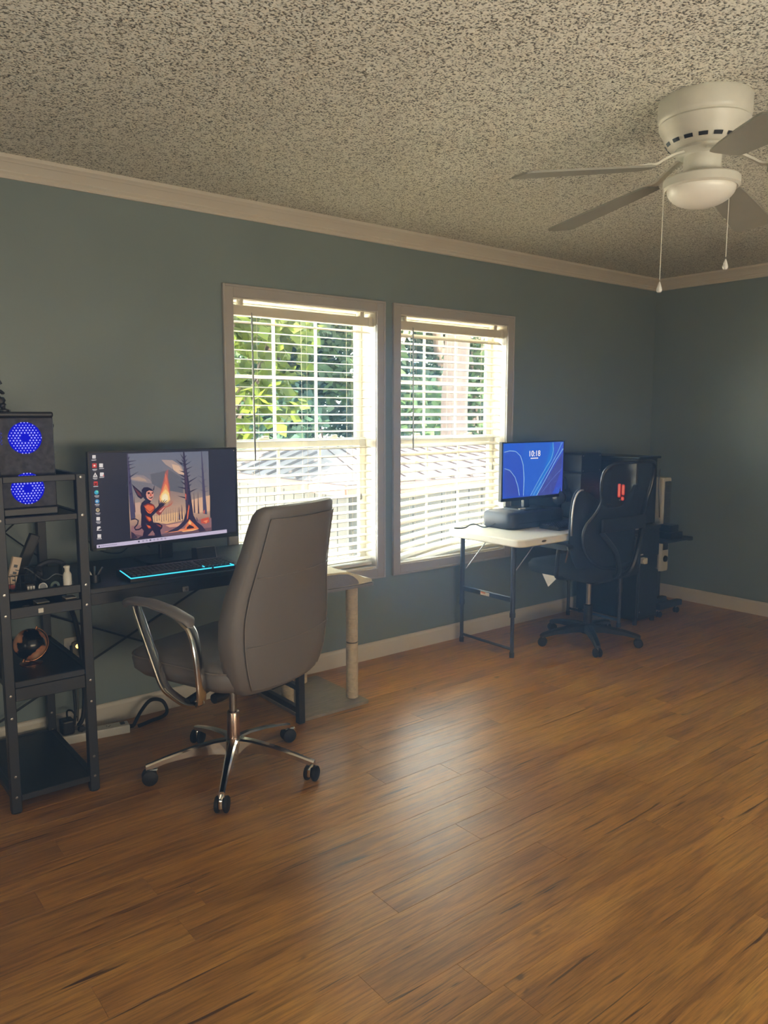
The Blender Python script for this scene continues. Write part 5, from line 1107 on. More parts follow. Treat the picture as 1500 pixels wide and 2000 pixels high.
# ------------------------------------------------------------------ black mesh chair
def mesh_chair():
    cx, cy = 3.85, 2.842
    t = thing('mesh_chair', 'black mesh-backed swivel chair with silver-edged shell at the white table', 'chair', (cx, cy, 0), math.radians(-2))
    outline = [(0.0, 1.120), (0.14, 1.118), (0.205, 1.100), (0.235, 1.055), (0.232, 0.98), (0.212, 0.90), (0.225, 0.83), (0.262, 0.75), (0.268, 0.66), (0.235, 0.575), (0.15, 0.515), (0.0, 0.495)]
    def yb(z): return -0.215 - 0.10 * max(0, z - 0.5) / 0.6 - 0.03 * math.exp(-((z - 0.75) / 0.12) ** 2) * -1
    right = smoothline([(x, yb(z) + 0.06 * (x / 0.26) ** 2, z) for x, z in outline], 4); loop = right + [Vector((-p.x, p.y, p.z)) for p in right[-2:0:-1]]
    b = B(); tube(b, loop + [loop[0], loop[1]], 0.013, 8, cap=False, flat=0.8); obj('back_frame', b, mat('glossy_black_frame', '24262c', 0.22, var=0.05), t, world=False, smooth=True)
    b = B(); rows = []
    for i in range(23):
        z = 0.505 + (1.108 - 0.505) * i / 22
        hw = 0
        for p, q in zip(right, right[1:]):
            if min(p.z, q.z) <= z <= max(p.z, q.z) and p.z != q.z: hw = max(hw, p.x + (q.x - p.x) * (z - p.z) / (q.z - p.z))
        hw = max(hw - 0.008, 0.02); rows.append([b.verts.new((hw * u, yb(z) + 0.06 * (hw * u / 0.26) ** 2 + 0.004, z)) for u in [-1 + 2 * k / 12 for k in range(13)]])
    for r0, r1 in zip(rows, rows[1:]):
        for k in range(12): b.faces.new((r0[k], r0[k + 1], r1[k + 1], r1[k]))
    obj('back_netting', b, M_NET, t, world=False, smooth=True)
    b = B()
    for s in (-1, 1): tube(b, smoothline([(s * 0.03, -0.10, 0.43), (s * 0.05, -0.24, 0.47), (s * 0.10, -0.262, 0.60), (s * 0.19, -0.225, 0.72)]), 0.016, 8)
    box(b, -0.20, 0.20, -0.245, -0.225, 0.72, 0.80, 0.01, 2); obj('lumbar_bracket', b, M_PLAST, t, world=False, smooth=40)
    def sr(z, hx, y0, y1, r): return [(x, y, z) for x, y in rrect(-hx, hx, y0, y1, r, 6)]
    b = B(); loft(b, [sr(0.425, 0.22, -0.19, 0.27, 0.08), sr(0.435, 0.252, -0.21, 0.30, 0.09), sr(0.475, 0.258, -0.215, 0.31, 0.09), sr(0.500, 0.245, -0.20, 0.295, 0.09), sr(0.508, 0.16, -0.13, 0.20, 0.07)]); seat = obj('seat', b, M_FABRIC, t, world=False, smooth=60)
    b = B(); bm_ = b; v = [b.verts.new(p) for p in ((-0.255, 0.02, 0.437), (-0.262, 0.14, 0.437), (-0.285, 0.07, 0.372))]; f = b.faces.new(v); e = bmesh.ops.extrude_face_region(b, geom=[f]); bmesh.ops.translate(b, verts=[x for x in e['geom'] if isinstance(x, bmesh.types.BMVert)], vec=(-0.0012, 0, 0.0004))
    obj('seat_tag', b, M_PAPER, seat, world=False, label='white paper tag hanging from the seat')
    half = smoothline([(0.0, 0, 0.845), (0.09, 0, 0.855), (0.19, 0, 0.925), (0.255, 0, 0.962), (0.292, 0, 0.935), (0.306, 0, 0.84), (0.303, 0, 0.70), (0.285, 0, 0.58), (0.22, 0, 0.475), (0.10, 0, 0.445), (0.0, 0, 0.44)], 3)
    def shell_y(x, z): return -0.165 - 0.05 * max(0, z - 0.5) + 0.075 * (x / 0.3) ** 2
    ring_ = half + [Vector((-p.x, 0, p.z)) for p in half[-2:0:-1]]; b = B(); c0 = Vector((0, 0, 0.66)); lv = []
    for f in (1.0, 0.66, 0.33): lv.append([b.verts.new((c0.x + (p.x - c0.x) * f, shell_y(p.x * f, c0.z + (p.z - c0.z) * f), c0.z + (p.z - c0.z) * f)) for p in ring_])
    n_ = len(ring_)
    for r0, r1 in zip(lv, lv[1:]):
        for k in range(n_): b.faces.new((r0[k], r0[(k + 1) % n_], r1[(k + 1) % n_], r1[k]))
    cv = b.verts.new((0, shell_y(0, 0.66), 0.66))
    for k in range(n_): b.faces.new((lv[-1][k], lv[-1][(k + 1) % n_], cv))
    shell = obj('back_shell', b, M_FABRIC, t, world=False, smooth=True); md = shell.modifiers.new('thick', 'SOLIDIFY'); md.thickness = 0.022
    b = B(); tube(b, [Vector((-p.x - 0.004, shell_y(p.x, p.z) - 0.012, p.z)) for p in half if 0.66 < p.z < 0.965 and p.x > 0.25], 0.0055, 6); obj('bright_edge', b, M_SILVER, shell, world=False, smooth=True, label='silver edge of the back shell')
    for s in (-1, 1):
        x = s * 0.315; b = B(); prism(b, rrect(-0.11, 0.13, 0.618, 0.648, 0.013), 'x', x - 0.028, x + 0.028); a = obj('armrest', b, M_PLAST, t, world=False)
        b = B(); tube(b, smoothline([(x - 0.029, -0.112, 0.642), (x - 0.03, -0.118, 0.620), (x - 0.029, -0.112, 0.585), (x - 0.026, -0.10, 0.55)]), 0.0045, 6); obj('chrome_end', b, M_CHROME, a, world=False, label='chrome end of the armrest')
        b = B(); tube(b, smoothline([(x, -0.03, 0.62), (x, -0.02, 0.52), (x - s * 0.03, 0.0, 0.44), (s * 0.12, 0.0, 0.42)]), 0.014, 8); obj('arm_support', b, M_PLAST, t, world=False)
    b = B(); box(b, -0.09, 0.09, -0.11, 0.11, 0.385, 0.425, 0.012, 2); obj('tilt_mechanism', b, M_PLAST, t, world=False)
    b = B(); cyl(b, (0.08, 0.0, 0.395), (0.27, 0.02, 0.39), 0.006, 6); obj('lever', b, M_PLAST, t, world=False)
    b = B(); lathe(b, [(0.0145, 0.20), (0.0145, 0.386)], n=16); obj('gas_piston', b, mat('grey_piston', '9a938a', 0.35, 0.6), t, world=False, smooth=40)
    b = B(); lathe(b, [(0.027, 0.09), (0.027, 0.235), (0.02, 0.24)], n=18); obj('gas_cylinder', b, M_PLAST, t, world=False, smooth=40)
    b = B(); lathe(b, [(0.04, 0.062), (0.045, 0.09), (0.04, 0.118), (0.027, 0.122)], n=20); obj('base_hub', b, M_PLAST, t, world=False, smooth=40)
    for k in range(5):
        a = math.radians(12 + 72 * k + 2); ca, sa = math.cos(a), math.sin(a)
        def P(r, s, z): return (r * ca - s * sa, r * sa + s * ca, z)
        b = B(); rings = []
        for r, zt, zb, hw in ((0.02, 0.118, 0.07, 0.026), (0.10, 0.115, 0.075, 0.023), (0.22, 0.098, 0.068, 0.019), (0.295, 0.080, 0.055, 0.017), (0.31, 0.072, 0.056, 0.014)):
            rings.append([P(r, -hw, zb), P(r, hw, zb), P(r, hw, zt - 0.008), P(r, hw * .6, zt), P(r, -hw * .6, zt), P(r, -hw, zt - 0.008)])
        loft(b, rings); obj('base_arm', b, M_PLAST, t, world=False, smooth=35)
        c = obj('caster', cyl(B(), P(0.298, 0, 0.062), P(0.298, 0, 0.026), 0.006, 8), M_STEEL, t, world=False); o = P(0.298, 0, 0); yaw = a + (0.5, 1.2, -0.6, 0.3, 0.2)[k]
        for s in (-1, 1):
            b = B(); lathe(b, [(0, -0.009), (0.021, -0.009), (0.0265, -0.004), (0.0265, 0.004), (0.021, 0.009), (0, 0.009)], (o[0] - s * 0.013 * math.sin(yaw), o[1] + s * 0.013 * math.cos(yaw), 0.0265), 18, Matrix.Rotation(yaw, 4, 'Z') @ Matrix.Rotation(PI / 2, 4, 'X')); obj('wheel', b, M_RUBBER, c, world=False, smooth=40)
mesh_chair()

# ------------------------------------------------------------------ dark corner: cabinet, computer, crate, cart, tower fan
t = thing('low_cabinet', 'black floor cabinet behind the mesh chair with a computer on top', 'cabinet', (4.55, 3.11, 0))
b = B(); box(b, 4.402, 4.64, 2.872, 3.355, 0.03, 0.635, 0.003, 1); obj('carcass', b, M_BOARD, t)
b = B(); box(b, 4.395, 4.65, 2.866, 3.36, 0.635, 0.655, 0.003, 1); obj('top_board', b, M_BOARD, t)
b = B(); box(b, 4.415, 4.630, 2.864, 2.872, 0.05, 0.62, 0.002, 1); d = obj('door', b, M_BOARD, t); b = B(); cyl(b, (4.60, 2.852, 0.36), (4.60, 2.852, 0.46), 0.004, 8); box(b, 4.597, 4.603, 2.852, 2.864, 0.364, 0.37); box(b, 4.597, 4.603, 2.852, 2.864, 0.45, 0.456); obj('handle', b, M_STEEL, d)
for x, y in ((4.42, 2.89), (4.62, 2.89), (4.42, 3.33), (4.62, 3.33)): obj('foot', cyl(B(), (x, y, 0), (x, y, 0.03), 0.015, 10), M_RUBBER, t)
b = B(); lathe(b, [(0.006, 0), (0, 0.003)], (4.43, 2.864, 0.09), 8, Matrix.Rotation(PI / 2, 4, 'X')); obj('screw', b, M_STEEL, t)
def pc_two():
    x0, x1, y0, y1, z0, z1 = 4.405, 4.625, 2.90, 3.345, 0.655, 1.112
    t = thing('desktop_computer', 'black computer tower with a red light glowing inside, behind the mesh chair', 'computer', ((x0 + x1) / 2, (y0 + y1) / 2, z0))
    b = B(); box(b, x0 + 0.004, x1, y0, y1, z0 + 0.012, z1 - 0.012, 0.004, 2); obj('case', b, M_PLAST, t)
    b = B(); box(b, x0 - 0.012, x1 + 0.02, y0 - 0.015, y1 + 0.004, z1 - 0.014, z1, 0.004, 2); obj('top_panel', b, M_PLAST, t)
    for fx in (0.03, 0.19):
        for fy in (0.05, 0.39): obj('foot', cyl(B(), (x0 + fx, y0 + fy, z0), (x0 + fx, y0 + fy, z0 + 0.013), 0.014, 10), M_RUBBER, t)
    b = B(); box(b, x0, x0 + 0.005, y0 + 0.012, y1 - 0.012, z0 + 0.03, z1 - 0.03, 0.001, 1); obj('glass_side', b, mat('smoked_glass_panel', '15161b', 0.15, var=0.02), t)
    red, pink = emit('red_strip_glow', 'd01808', 0.7), emit('red_strip_core', 'ff8a78', 0.7)
    for yy, za, zb in ((3.035, 0.845, 0.925), (3.005, 0.862, 0.922), (3.008, 0.826, 0.842)):
        s = obj('red_strip', prism(B(), rrect(yy - 0.012, yy + 0.012, za - 0.006, zb + 0.006, 0.009), 'x', x0 - 0.0012, x0), red, t, label='glowing red light strip')
        obj('strip_core', prism(B(), rrect(yy - 0.007, yy + 0.007, za, zb, 0.006), 'x', x0 - 0.002, x0 - 0.0011), pink, s)
    b = B()
    for yy, zz, w, h in ((3.03, 0.822, 0.006, 0.005), (2.935, 0.875, 0.012, 0.009), (2.915, 0.882, 0.004, 0.004), (2.95, 0.775, 0.008, 0.005), (3.11, 0.785, 0.02, 0.004)): box(b, x0 - 0.002, x0, yy - w, yy + w, zz - h, zz + h, 0.001, 1)
    obj('metal_glints', b, M_STEEL, t)
pc_two()
t = thing('storage_crate', 'tall black box cabinet in the room corner with small clutter on top', 'cabinet', (4.77, 3.23, 0)); t.name = 'corner_cabinet'; ROOT['corner_cabinet'] = ROOT['storage_crate']
b = B(); box(b, 4.68, 4.875, 3.075, 3.385, 0.02, 0.935, 0.003, 1); obj('carcass', b, M_BOARD, t)
b = B(); box(b, 4.672, 4.883, 3.068, 3.39, 0.935, 0.95, 0.003, 1); obj('top_board', b, M_BOARD, t)
for x, y in ((4.70, 3.095), (4.855, 3.095), (4.70, 3.365), (4.855, 3.365)): obj('foot', cyl(B(), (x, y, 0), (x, y, 0.021), 0.014, 8), M_RUBBER, t)
t = thing('game_controller', 'black game controller on top of the corner cabinet', 'controller', (4.80, 3.13, 0.95))
b = B(); rings = []
for u in [-1 + 2 * k / 14 for k in range(15)]:
    x = 4.835 + u * 0.05; hy = 0.022 + 0.016 * abs(u) ** 3 if abs(u) < 0.95 else 0.012; hz = 0.020 * (1 - 0.55 * u * u) + (0.004 if abs(u) < .95 else -0.004); yc_ = 3.12 - 0.016 * abs(u) ** 2
    rings.append([(x, yc_ + hy * math.cos(a), 0.976 + hz * math.sin(a)) for a in [2 * PI * k / 10 for k in range(10)]])
loft(b, rings); obj('shell', b, M_PLAST, t, smooth=True)
for u in (-0.45, 0.45): b = B(); lathe(b, [(0.006, 0), (0.006, 0.008), (0.009, 0.010), (0.007, 0.013), (0, 0.013)], (4.835 + 0.045 * u, 3.105, 0.994), 12); obj('thumbstick', b, M_RUBBER, t)
b = B(); tube(b, [(4.835 + 0.011 * math.cos(a), 3.092 - 0.002, 0.984 + 0.008 * math.sin(a)) for a in [2 * PI * k / 12 for k in range(13)]], 0.002, 5); obj('button_ring', b, M_SILVER, t)
t = thing('trinket_box', 'small grey-brown trinket box on the corner cabinet beside the controller', 'box', (4.72, 3.12, 0.95))
b = B(); box(b, 4.70, 4.748, 3.10, 3.15, 0.95, 0.985, 0.003, 1); obj('shell', b, mat('grey_brown_card', '57534e', 0.8, var=0.3, scale=120), t); b = B(); box(b, 4.698, 4.75, 3.098, 3.152, 0.985, 0.993, 0.002, 1); obj('lid', b, mat('dark_brown_card', '3a3632', 0.8), t)
t = thing('dried_plant', 'tiny dark bushy plant in a pot at the back of corner cabinet', 'plant', (4.72, 3.25, 0.95))
b = B(); lathe(b, [(0, 0), (0.022, 0), (0.028, 0.04), (0.025, 0.04), (0.022, 0.035), (0, 0.035)], (4.72, 3.25, 0.95), 14); obj('pot', b, M_PLAST2, t, smooth=40)
b = B(); rp = random.Random(9)
for k in range(90):
    a, e, r = rp.uniform(0, 2 * PI), rp.uniform(0.1, 1.4), rp.uniform(0.02, 0.055); p = Vector((4.72 + r * math.cos(a) * math.cos(e), 3.25 + r * math.sin(a) * math.cos(e), 0.99 + r * math.sin(e) * 1.2)); q = Vector((rp.uniform(-1, 1), rp.uniform(-1, 1), rp.uniform(-1, 1))).normalized() * 0.010; w = q.cross(Vector((0, 0, 1))).normalized() * 0.004
    b.faces.new([b.verts.new(p - q), b.verts.new(p + w), b.verts.new(p + q), b.verts.new(p - w)])
obj('leaves', b, mat('dark_dry_leaf', '3d3c30', 0.8, var=0.4), t)['kind'] = 'stuff'
def plug_adapter():
    x, y, z = 4.432, 2.864, 0.440
    t = thing('usb_charger', 'white square charger hanging on the side of the black floor cabinet', 'charger', (x, y - 0.02, z))
    obj('block', box(B(), x - 0.016, x + 0.018, y - 0.034, y, z - 0.022, z + 0.018, 0.004, 2), M_WHITE, t); obj('prong_cap', box(B(), x - 0.022, x - 0.015, y - 0.026, y - 0.008, z - 0.012, z + 0.008, 0.002, 1), M_WHITE, t)
    obj('label_strip', box(B(), x - 0.014, x + 0.012, y - 0.002, y, z + 0.032, z + 0.039), M_WHITE, t)
plug_adapter()
cable('grey cable draped down behind the mesh chair from the red-lit computer', [(4.635, 2.885, 1.03), (4.63, 2.888, 0.92), (4.638, 2.884, 0.80), (4.66, 2.89, 0.70)], 0.004, mat('grey_cable', '55585e', 0.5))
def cart():
    t = thing('rolling_cart', 'low black rolling cart with a tray and casters in the room corner', 'cart', (4.93, 2.95, 0))
    b = B(); cyl(b, (4.735, 2.985, 0.06), (4.735, 2.985, 0.53), 0.015, 10); obj('post', b, M_BLACK, t)
    for y in (2.90, 3.02): obj('base_rail', box(B(), 4.70, 4.975, y - 0.022, y + 0.022, 0.055, 0.095, 0.005, 2), M_BLACK, t)
    obj('base_rail', box(B(), 4.70, 4.75, 2.90, 3.02, 0.058, 0.09, 0.004, 1), M_BLACK, t)
    for x in (4.72, 4.935):
        for y in (2.90, 3.02):
            c = obj('caster', cyl(B(), (x, y, 0.022), (x, y, 0.056), 0.005, 8), M_STEEL, t)
            for s in (-1, 1): b = B(); lathe(b, [(0, -0.006), (0.018, -0.006), (0.022, 0), (0.018, 0.006), (0, 0.006)], (x, y + s * 0.009, 0.022), 16, Matrix.Rotation(PI / 2, 4, 'X')); obj('wheel', b, M_RUBBER, c, smooth=40)
    b = B(); prism(b, rrect(4.71, 5.065, 2.875, 3.035, 0.01), 'z', 0.515, 0.529); obj('tray', b, M_BLACK, t)
    b = B(); box(b, 5.03, 5.068, 2.872, 3.038, 0.505, 0.533, 0.004, 1); obj('tray_end', b, M_PLAST, t)
    t2 = thing('router', 'small black stepped device on the rolling cart tray', 'router', (4.93, 2.97, 0.529))
    obj('shell', box(B(), 4.83, 4.98, 2.90, 3.02, 0.529, 0.575, 0.006, 2), M_PLAST, t2); obj('upper_block', box(B(), 4.84, 4.94, 2.91, 3.01, 0.575, 0.625, 0.006, 2), M_PLAST, t2)
cart()
def tower_fan():
    cx, cy = 5.105, 3.165
    t = thing('tower_fan', 'slim white tower fan with dark grille standing in the room corner', 'fan', (cx, cy, 0))
    b = B(); lathe(b, [(0, 0), (0.10, 0), (0.105, 0.006), (0.09, 0.02), (0.035, 0.03), (0.028, 0.04)], (cx, cy, 0), 28); obj('base', b, M_PLAST, t, smooth=40)
    b = B(); cyl(b, (cx, cy, 0.035), (cx, cy, 0.25), 0.024, 14); obj('neck', b, M_PLAST, t)
    b = B(); prism(b, rrect(cx - 0.055, cx + 0.06, cy - 0.055, cy + 0.06, 0.022, 5), 'z', 0.245, 0.930); bmesh.ops.bevel(b, geom=[e for e in b.edges if abs(e.verts[0].co.z - e.verts[1].co.z) < 1e-5 and len(e.link_faces) == 2 and any(len(f.verts) > 4 for f in e.link_faces)], offset=0.008, segments=2, affect='EDGES'); obj('housing', b, mat('fan_white', 'c9c7bb', 0.4, var=0.03), t, smooth=40)
    fr = obj('grille_panel', box(B(), cx - 0.036, cx + 0.04, cy - 0.058, cy - 0.052, 0.50, 0.905, 0.003, 1), mat('dark_grille_back', '2f332f', 0.6), t)
    gm = mat('grey_grille_bar', '6f736c', 0.5)
    for k in range(9): obj('grille_bar', box(B(), cx - 0.035 + 0.0185 / 2 * k - 0.0008, cx - 0.035 + 0.0185 / 2 * k + 0.0008, cy - 0.061, cy - 0.057, 0.505, 0.90), gm, fr)
    for k in range(7): obj('grille_bar', box(B(), cx - 0.036, cx + 0.04, cy - 0.0615, cy - 0.0575, 0.53 + 0.058 * k, 0.533 + 0.058 * k), gm, fr)
    obj('control_panel', box(B(), cx - 0.03, cx + 0.038, cy - 0.058, cy - 0.053, 0.40, 0.47, 0.003, 1), M_PLAST2, t)
    b = B(); lathe(b, [(0, 0), (0.024, 0), (0.022, 0.01), (0, 0.011)], (cx + 0.005, cy - 0.055, 0.335), 20, Matrix.Rotation(PI / 2, 4, 'X')); obj('dial', b, M_PLAST, t, smooth=40)
tower_fan()

# ------------------------------------------------------------------ ceiling fan
def ceiling_fan():
    hx, hy = 2.43, 1.41
    t = thing('ceiling_fan', 'white five-blade ceiling fan with a bowl light on the popcorn ceiling', 'ceiling fan', (hx, hy, H))
    b = B(); lathe(b, [(0.138, H), (0.142, H - 0.006), (0.142, H - 0.055), (0.139, H - 0.066), (0.134, H - 0.070), (0.139, H - 0.076), (0.135, H - 0.088), (0.128, H - 0.10), (0.122, H - 0.112), (0.118, H - 0.128), (0.100, H - 0.148), (0.09, H - 0.152)], (hx, hy, 0), 48); h = obj('motor_housing', b, M_FANW, t, smooth=40)
    for k in range(16):
        a0 = 2 * PI * k / 16; b = B()
        pr = [(0.1245, H - 0.110), (0.1205, H - 0.122)]
        pts = [(0.1165 * math.cos(a0 + f * 0.24), 0.1165 * math.sin(a0 + f * 0.24)) for f in (0, .25, .5, .75, 1)]
        lo = [(0.1085 * math.cos(a0 + f * 0.24), 0.1085 * math.sin(a0 + f * 0.24)) for f in (0, .25, .5, .75, 1)]
        U = [b.verts.new((hx + x, hy + y, H - 0.1315)) for x, y in pts]; L = [b.verts.new((hx + x * 1.012, hy + y * 1.012, H - 0.1415)) for x, y in lo]
        for i in range(4): b.faces.new((U[i], U[i + 1], L[i + 1], L[i]))
        obj('vent_slot', b, M_RUBBER, h)
    b = B(); lathe(b, [(0.085, H - 0.150), (0.088, H - 0.160), (0.075, H - 0.172), (0.04, H - 0.176)], (hx, hy, 0), 36); obj('flywheel', b, M_FANW, t, smooth=40)
    b = B(); lathe(b, [(0.058, H - 0.172), (0.058, H - 0.225), (0.052, H - 0.235)], (hx, hy, 0), 32); obj('switch_housing', b, M_FANW, t, smooth=40)
    b = B(); lathe(b, [(0.05, H - 0.228), (0.112, H - 0.240), (0.118, H - 0.246), (0.118, H - 0.270), (0.110, H - 0.276), (0.105, H - 0.27), (0.05, H - 0.236)], (hx, hy, 0), 44); obj('light_fitter', b, M_FANW, t, smooth=40)
    b = B(); lathe(b, [(0.106, H - 0.268)] + [(0.106 * math.cos(a), H - 0.272 - 0.060 * math.sin(a)) for a in [PI / 2 * k / 10 for k in range(10)]] + [(0, H - 0.332)], (hx, hy, 0), 40); obj('glass_bowl', b, mat('frosted_white_glass', 'e8e6da', 0.3, var=0.02), t, smooth=True)
    zB = 2.178; blade_shade = mat('blade_shaded_white', '8f8d80', 0.55, var=0.06, scale=10, bump=0.02)  # shade on the blade undersides is put into this darker grey
    for deg in (156, 84, 12, -60, 228):
        M = Matrix.Translation((hx, hy, 0)) @ Matrix.Rotation(math.radians(deg), 4, 'Z')
        b = B(); pts = smoothline([(0.07, 0, H - 0.165), (0.11, 0, H - 0.178), (0.145, 0, H - 0.196), (0.175, 0, H - 0.213), (0.21, 0, zB - 0.016)], 4); rings = []
        for k, p in enumerate(pts):
            d = (pts[min(k + 1, len(pts) - 1)] - pts[max(k - 1, 0)]).normalized(); n_ = Vector((-d.z, 0, d.x)); w = 0.016 - 0.006 * math.sin(PI * k / (len(pts) - 1))
            rings.append([p + Vector((0, s * w, 0)) + n_ * c * 0.0035 for s, c in ((-1, -1), (1, -1), (1, 1), (-1, 1))])
        loft(b, rings); b.transform(M); iron = obj('blade_iron', b, M_FANW, t, smooth=40)
        tw = Matrix.Rotation(math.radians(7), 4, 'Y') @ Matrix.Rotation(math.radians(-8), 4, 'X')
        b = B(); o = []
        for a in [2 * PI * k / 16 for k in range(16)]: o.append((0.235 + 0.045 * math.cos(a), 0.040 * math.sin(a) * (1 - 0.25 * math.cos(a))))
        prism(b, o, 'z', 0.0045, 0.0085); b.transform(M @ Matrix.Translation((0, 0, zB)) @ tw); obj('blade_plate', b, M_FANW, iron)
        b = B(); outline = [(0.20, -0.045), (0.30, -0.056), (0.45, -0.064), (0.60, -0.068), (0.628, -0.066), (0.640, -0.056), (0.645, 0), (0.640, 0.056), (0.628, 0.066), (0.60, 0.068), (0.45, 0.064), (0.30, 0.056), (0.20, 0.045), (0.192, 0.03), (0.192, -0.03)]
        prism(b, outline, 'z', -0.003, 0.003); b.transform(M @ Matrix.Translation((0, 0, zB)) @ tw); obj('blade', b, blade_shade, t)
    for (dx, dy, zt, ze, lb) in ((-0.072, 0.075, H - 0.262, 1.782, 'left'), (0.062, -0.052, H - 0.262, 1.852, 'right')):
        x, y = hx + dx * 1.12, hy + dy * 1.12; b = B(); tube(b, [(x, y, zt), (x - 0.001, y, ze + 0.04)], 0.0014, 5); c = obj('pull_chain', b, M_FANW, t)
        b = B(); lathe(b, [(0.0015, 0.034), (0.003, 0.030), (0.0085, 0.012), (0.0092, 0.006), (0.006, 0), (0, 0)], (x - 0.001, y, ze), 12); obj('pull_knob', b, M_WHITE, c, smooth=True)
    return t
ceiling_fan()

# ------------------------------------------------------------------ outdoors: yard, shed, trees
ZG = -1.15
b = B(); bmesh.ops.create_grid(b, x_segments=1, y_segments=1, size=60, matrix=Matrix.Translation((8, 20, ZG))); o = obj('ground', b, mat('pale_bounce_yard', 'e6e3da', 0.9, var=0.12, scale=3), None); o['kind'] = 'structure'  # yard colour made extra pale to bounce sunlight into the room
def shed():
    X0, X1, Y0, Y1 = 4.35, 8.6, 6.0, 10.0; zt = 0.71
    t = thing('garden_shed', 'cream board garden shed with a pinkish ribbed roof outside the windows', 'shed', ((X0 + X1) / 2, (Y0 + Y1) / 2, ZG))
    m1 = mat('cream_shed_board', '201f1a', 0.7, var=0.05, scale=8); rm = mat('pale_pink_ribbed_metal', '1f1618', 0.6, 0.0, var=0.08, scale=3); ew = mat('weathered_eave_wood', '4a342c', 0.8, var=0.3, scale=20)
    obj('core', box(B(), X0 + 0.02, X1 - 0.02, Y0 + 0.02, Y1 - 0.02, ZG, zt), mat('shed_gap', '24221f', 0.8), t)
    w = 0.20; k = 0; y = Y0
    while y < Y1 - 0.05: obj('board', box(B(), X0 - 0.004, X0 + 0.02, y + 0.004, y + w - 0.004, ZG, zt, 0.003, 1), m1, t); y += w
    x = X0
    while x < X1 - 0.05: obj('board', box(B(), x + 0.004, x + w - 0.004, Y0 - 0.004, Y0 + 0.02, ZG, zt, 0.003, 1), m1, t); x += w
    ex0, ex1, ey0, ey1 = X0 - 0.18, X1 + 0.18, Y0 - 0.20, Y1 + 0.2; ze = zt + 0.01; zr = 1.06; rx0, rx1, ry = 5.15, 7.9, 8.0
    E = [Vector((ex0, ey0, ze)), Vector((ex1, ey0, ze)), Vector((ex1, ey1, ze)), Vector((ex0, ey1, ze))]; R0, R1 = Vector((rx0, ry, zr)), Vector((rx1, ry, zr)); up = Vector((0, 0, 0.02))
    for pl in ((E[0], E[1], R1, R0), (E[1], E[2], R1), (E[2], E[3], R0, R1), (E[3], E[0], R0)):
        b = B(); lo = [b.verts.new(p) for p in pl]; hi = [b.verts.new(p + up) for p in pl]; n = len(pl)
        for k in range(n): b.faces.new((lo[k], lo[(k + 1) % n], hi[(k + 1) % n], hi[k]))
        b.faces.new(lo); b.faces.new(hi); face = obj('roof_plane', b, rm, t)
    for pl, cnt in (((E[3], E[0], R0, R0), 15), ((E[0], E[1], R1, R0), 17)):
        for k in range(1, cnt):
            f = k / cnt; p = pl[0].lerp(pl[1], f); q = pl[3].lerp(pl[2], f) if pl[2] != pl[3] else None
            if q is None:   # hip: run straight up the slope until the hip line
                mid = abs(f - 0.5) * 2; q = Vector((ex0 + (rx0 - ex0) * (1 - mid), p.y, ze + (zr - ze) * (1 - mid)))
            obj('roof_rib', tube(B(), [p + up * 1.1, q + up * 1.1], 0.022, 5), rm, t)
    for (p, q) in ((E[0], E[1]), (E[3], E[0])):
        d = (q - p).normalized(); nrm = Vector((d.y, -d.x, 0)); b = B()
        loft(b, [[c + Vector((0, 0, -0.09)), c + nrm * 0.02 + Vector((0, 0, -0.09)), c + nrm * 0.02 + Vector((0, 0, 0.01)), c + Vector((0, 0, 0.01))] for c in (p, q)]); obj('fascia', b, ew, t)
shed()
def blob_leaves(bm, c, r, n, size, rnd, flat=0.75):
    for _ in range(n):
        while True:
            d = Vector((rnd.uniform(-1, 1), rnd.uniform(-1, 1), rnd.uniform(-1, 1)))
            if 0.25 < d.length < 1: break
        p = c + Vector((d.x * r, d.y * r, d.z * r * flat)); q = Vector((rnd.gauss(0, 1), rnd.gauss(0, 1), rnd.gauss(-0.3, 0.6))).normalized(); s = q.cross(Vector((rnd.gauss(0, 1), rnd.gauss(0, 1), rnd.gauss(0, 1)))).normalized()
        L = size * rnd.uniform(0.6, 1.3); Wd = L * 0.38
        bm.faces.new([bm.verts.new(p), bm.verts.new(p + q * L * 0.5 + s * Wd), bm.verts.new(p + q * L), bm.verts.new(p + q * L * 0.5 - s * Wd)])
BARK = mat('grey_brown_bark', '5c4c42', 0.9, var=0.35, scale=14, stretch=(1, 1, 0.2), bump=0.8, bdist=0.02)
def tree(name, label, x, y, trunk_r, h, blobs, lm, leafsize, n, seed, bark=None, group='trees in the yard'):
    rnd = random.Random(seed); t = thing(name, label, 'tree', (x, y, ZG), group=group)
    pts = [(x + rnd.uniform(-.1, .1) * k, y, ZG + h * k / 4) for k in range(5)]
    b = B(); tube(b, smoothline(pts, 3), 0, 12, radii=[trunk_r * (1 - 0.5 * k / 12) for k in range(13)]); tr = obj('trunk', b, bark or BARK, t, smooth=True)
    b = B()
    for (bx, by, bz, br) in blobs: tube(b, smoothline([pts[2], ((pts[2][0] + bx) / 2, (y + by) / 2, (pts[2][2] + bz) / 2 + 0.2), (bx, by, bz)], 4), 0, 6, radii=[trunk_r * 0.35 * (1 - 0.7 * k / 8) for k in range(9)])
    obj('branches', b, bark or BARK, t, smooth=True)
    b = B()
    for (bx, by, bz, br) in blobs: blob_leaves(b, Vector((bx, by, bz)), br, int(n * br * br), leafsize, rnd)
    f = obj('foliage', b, lm, t); f['kind'] = 'stuff'; return t
LG = leaf('bright_yellow_green_leaf', '26330c', '4a5618', 0.5); DG = leaf('deep_green_leaf', '16261d', '2b4034', 0.4); MG = leaf('mid_green_leaf', '1c2c18', '33472a', 0.45)
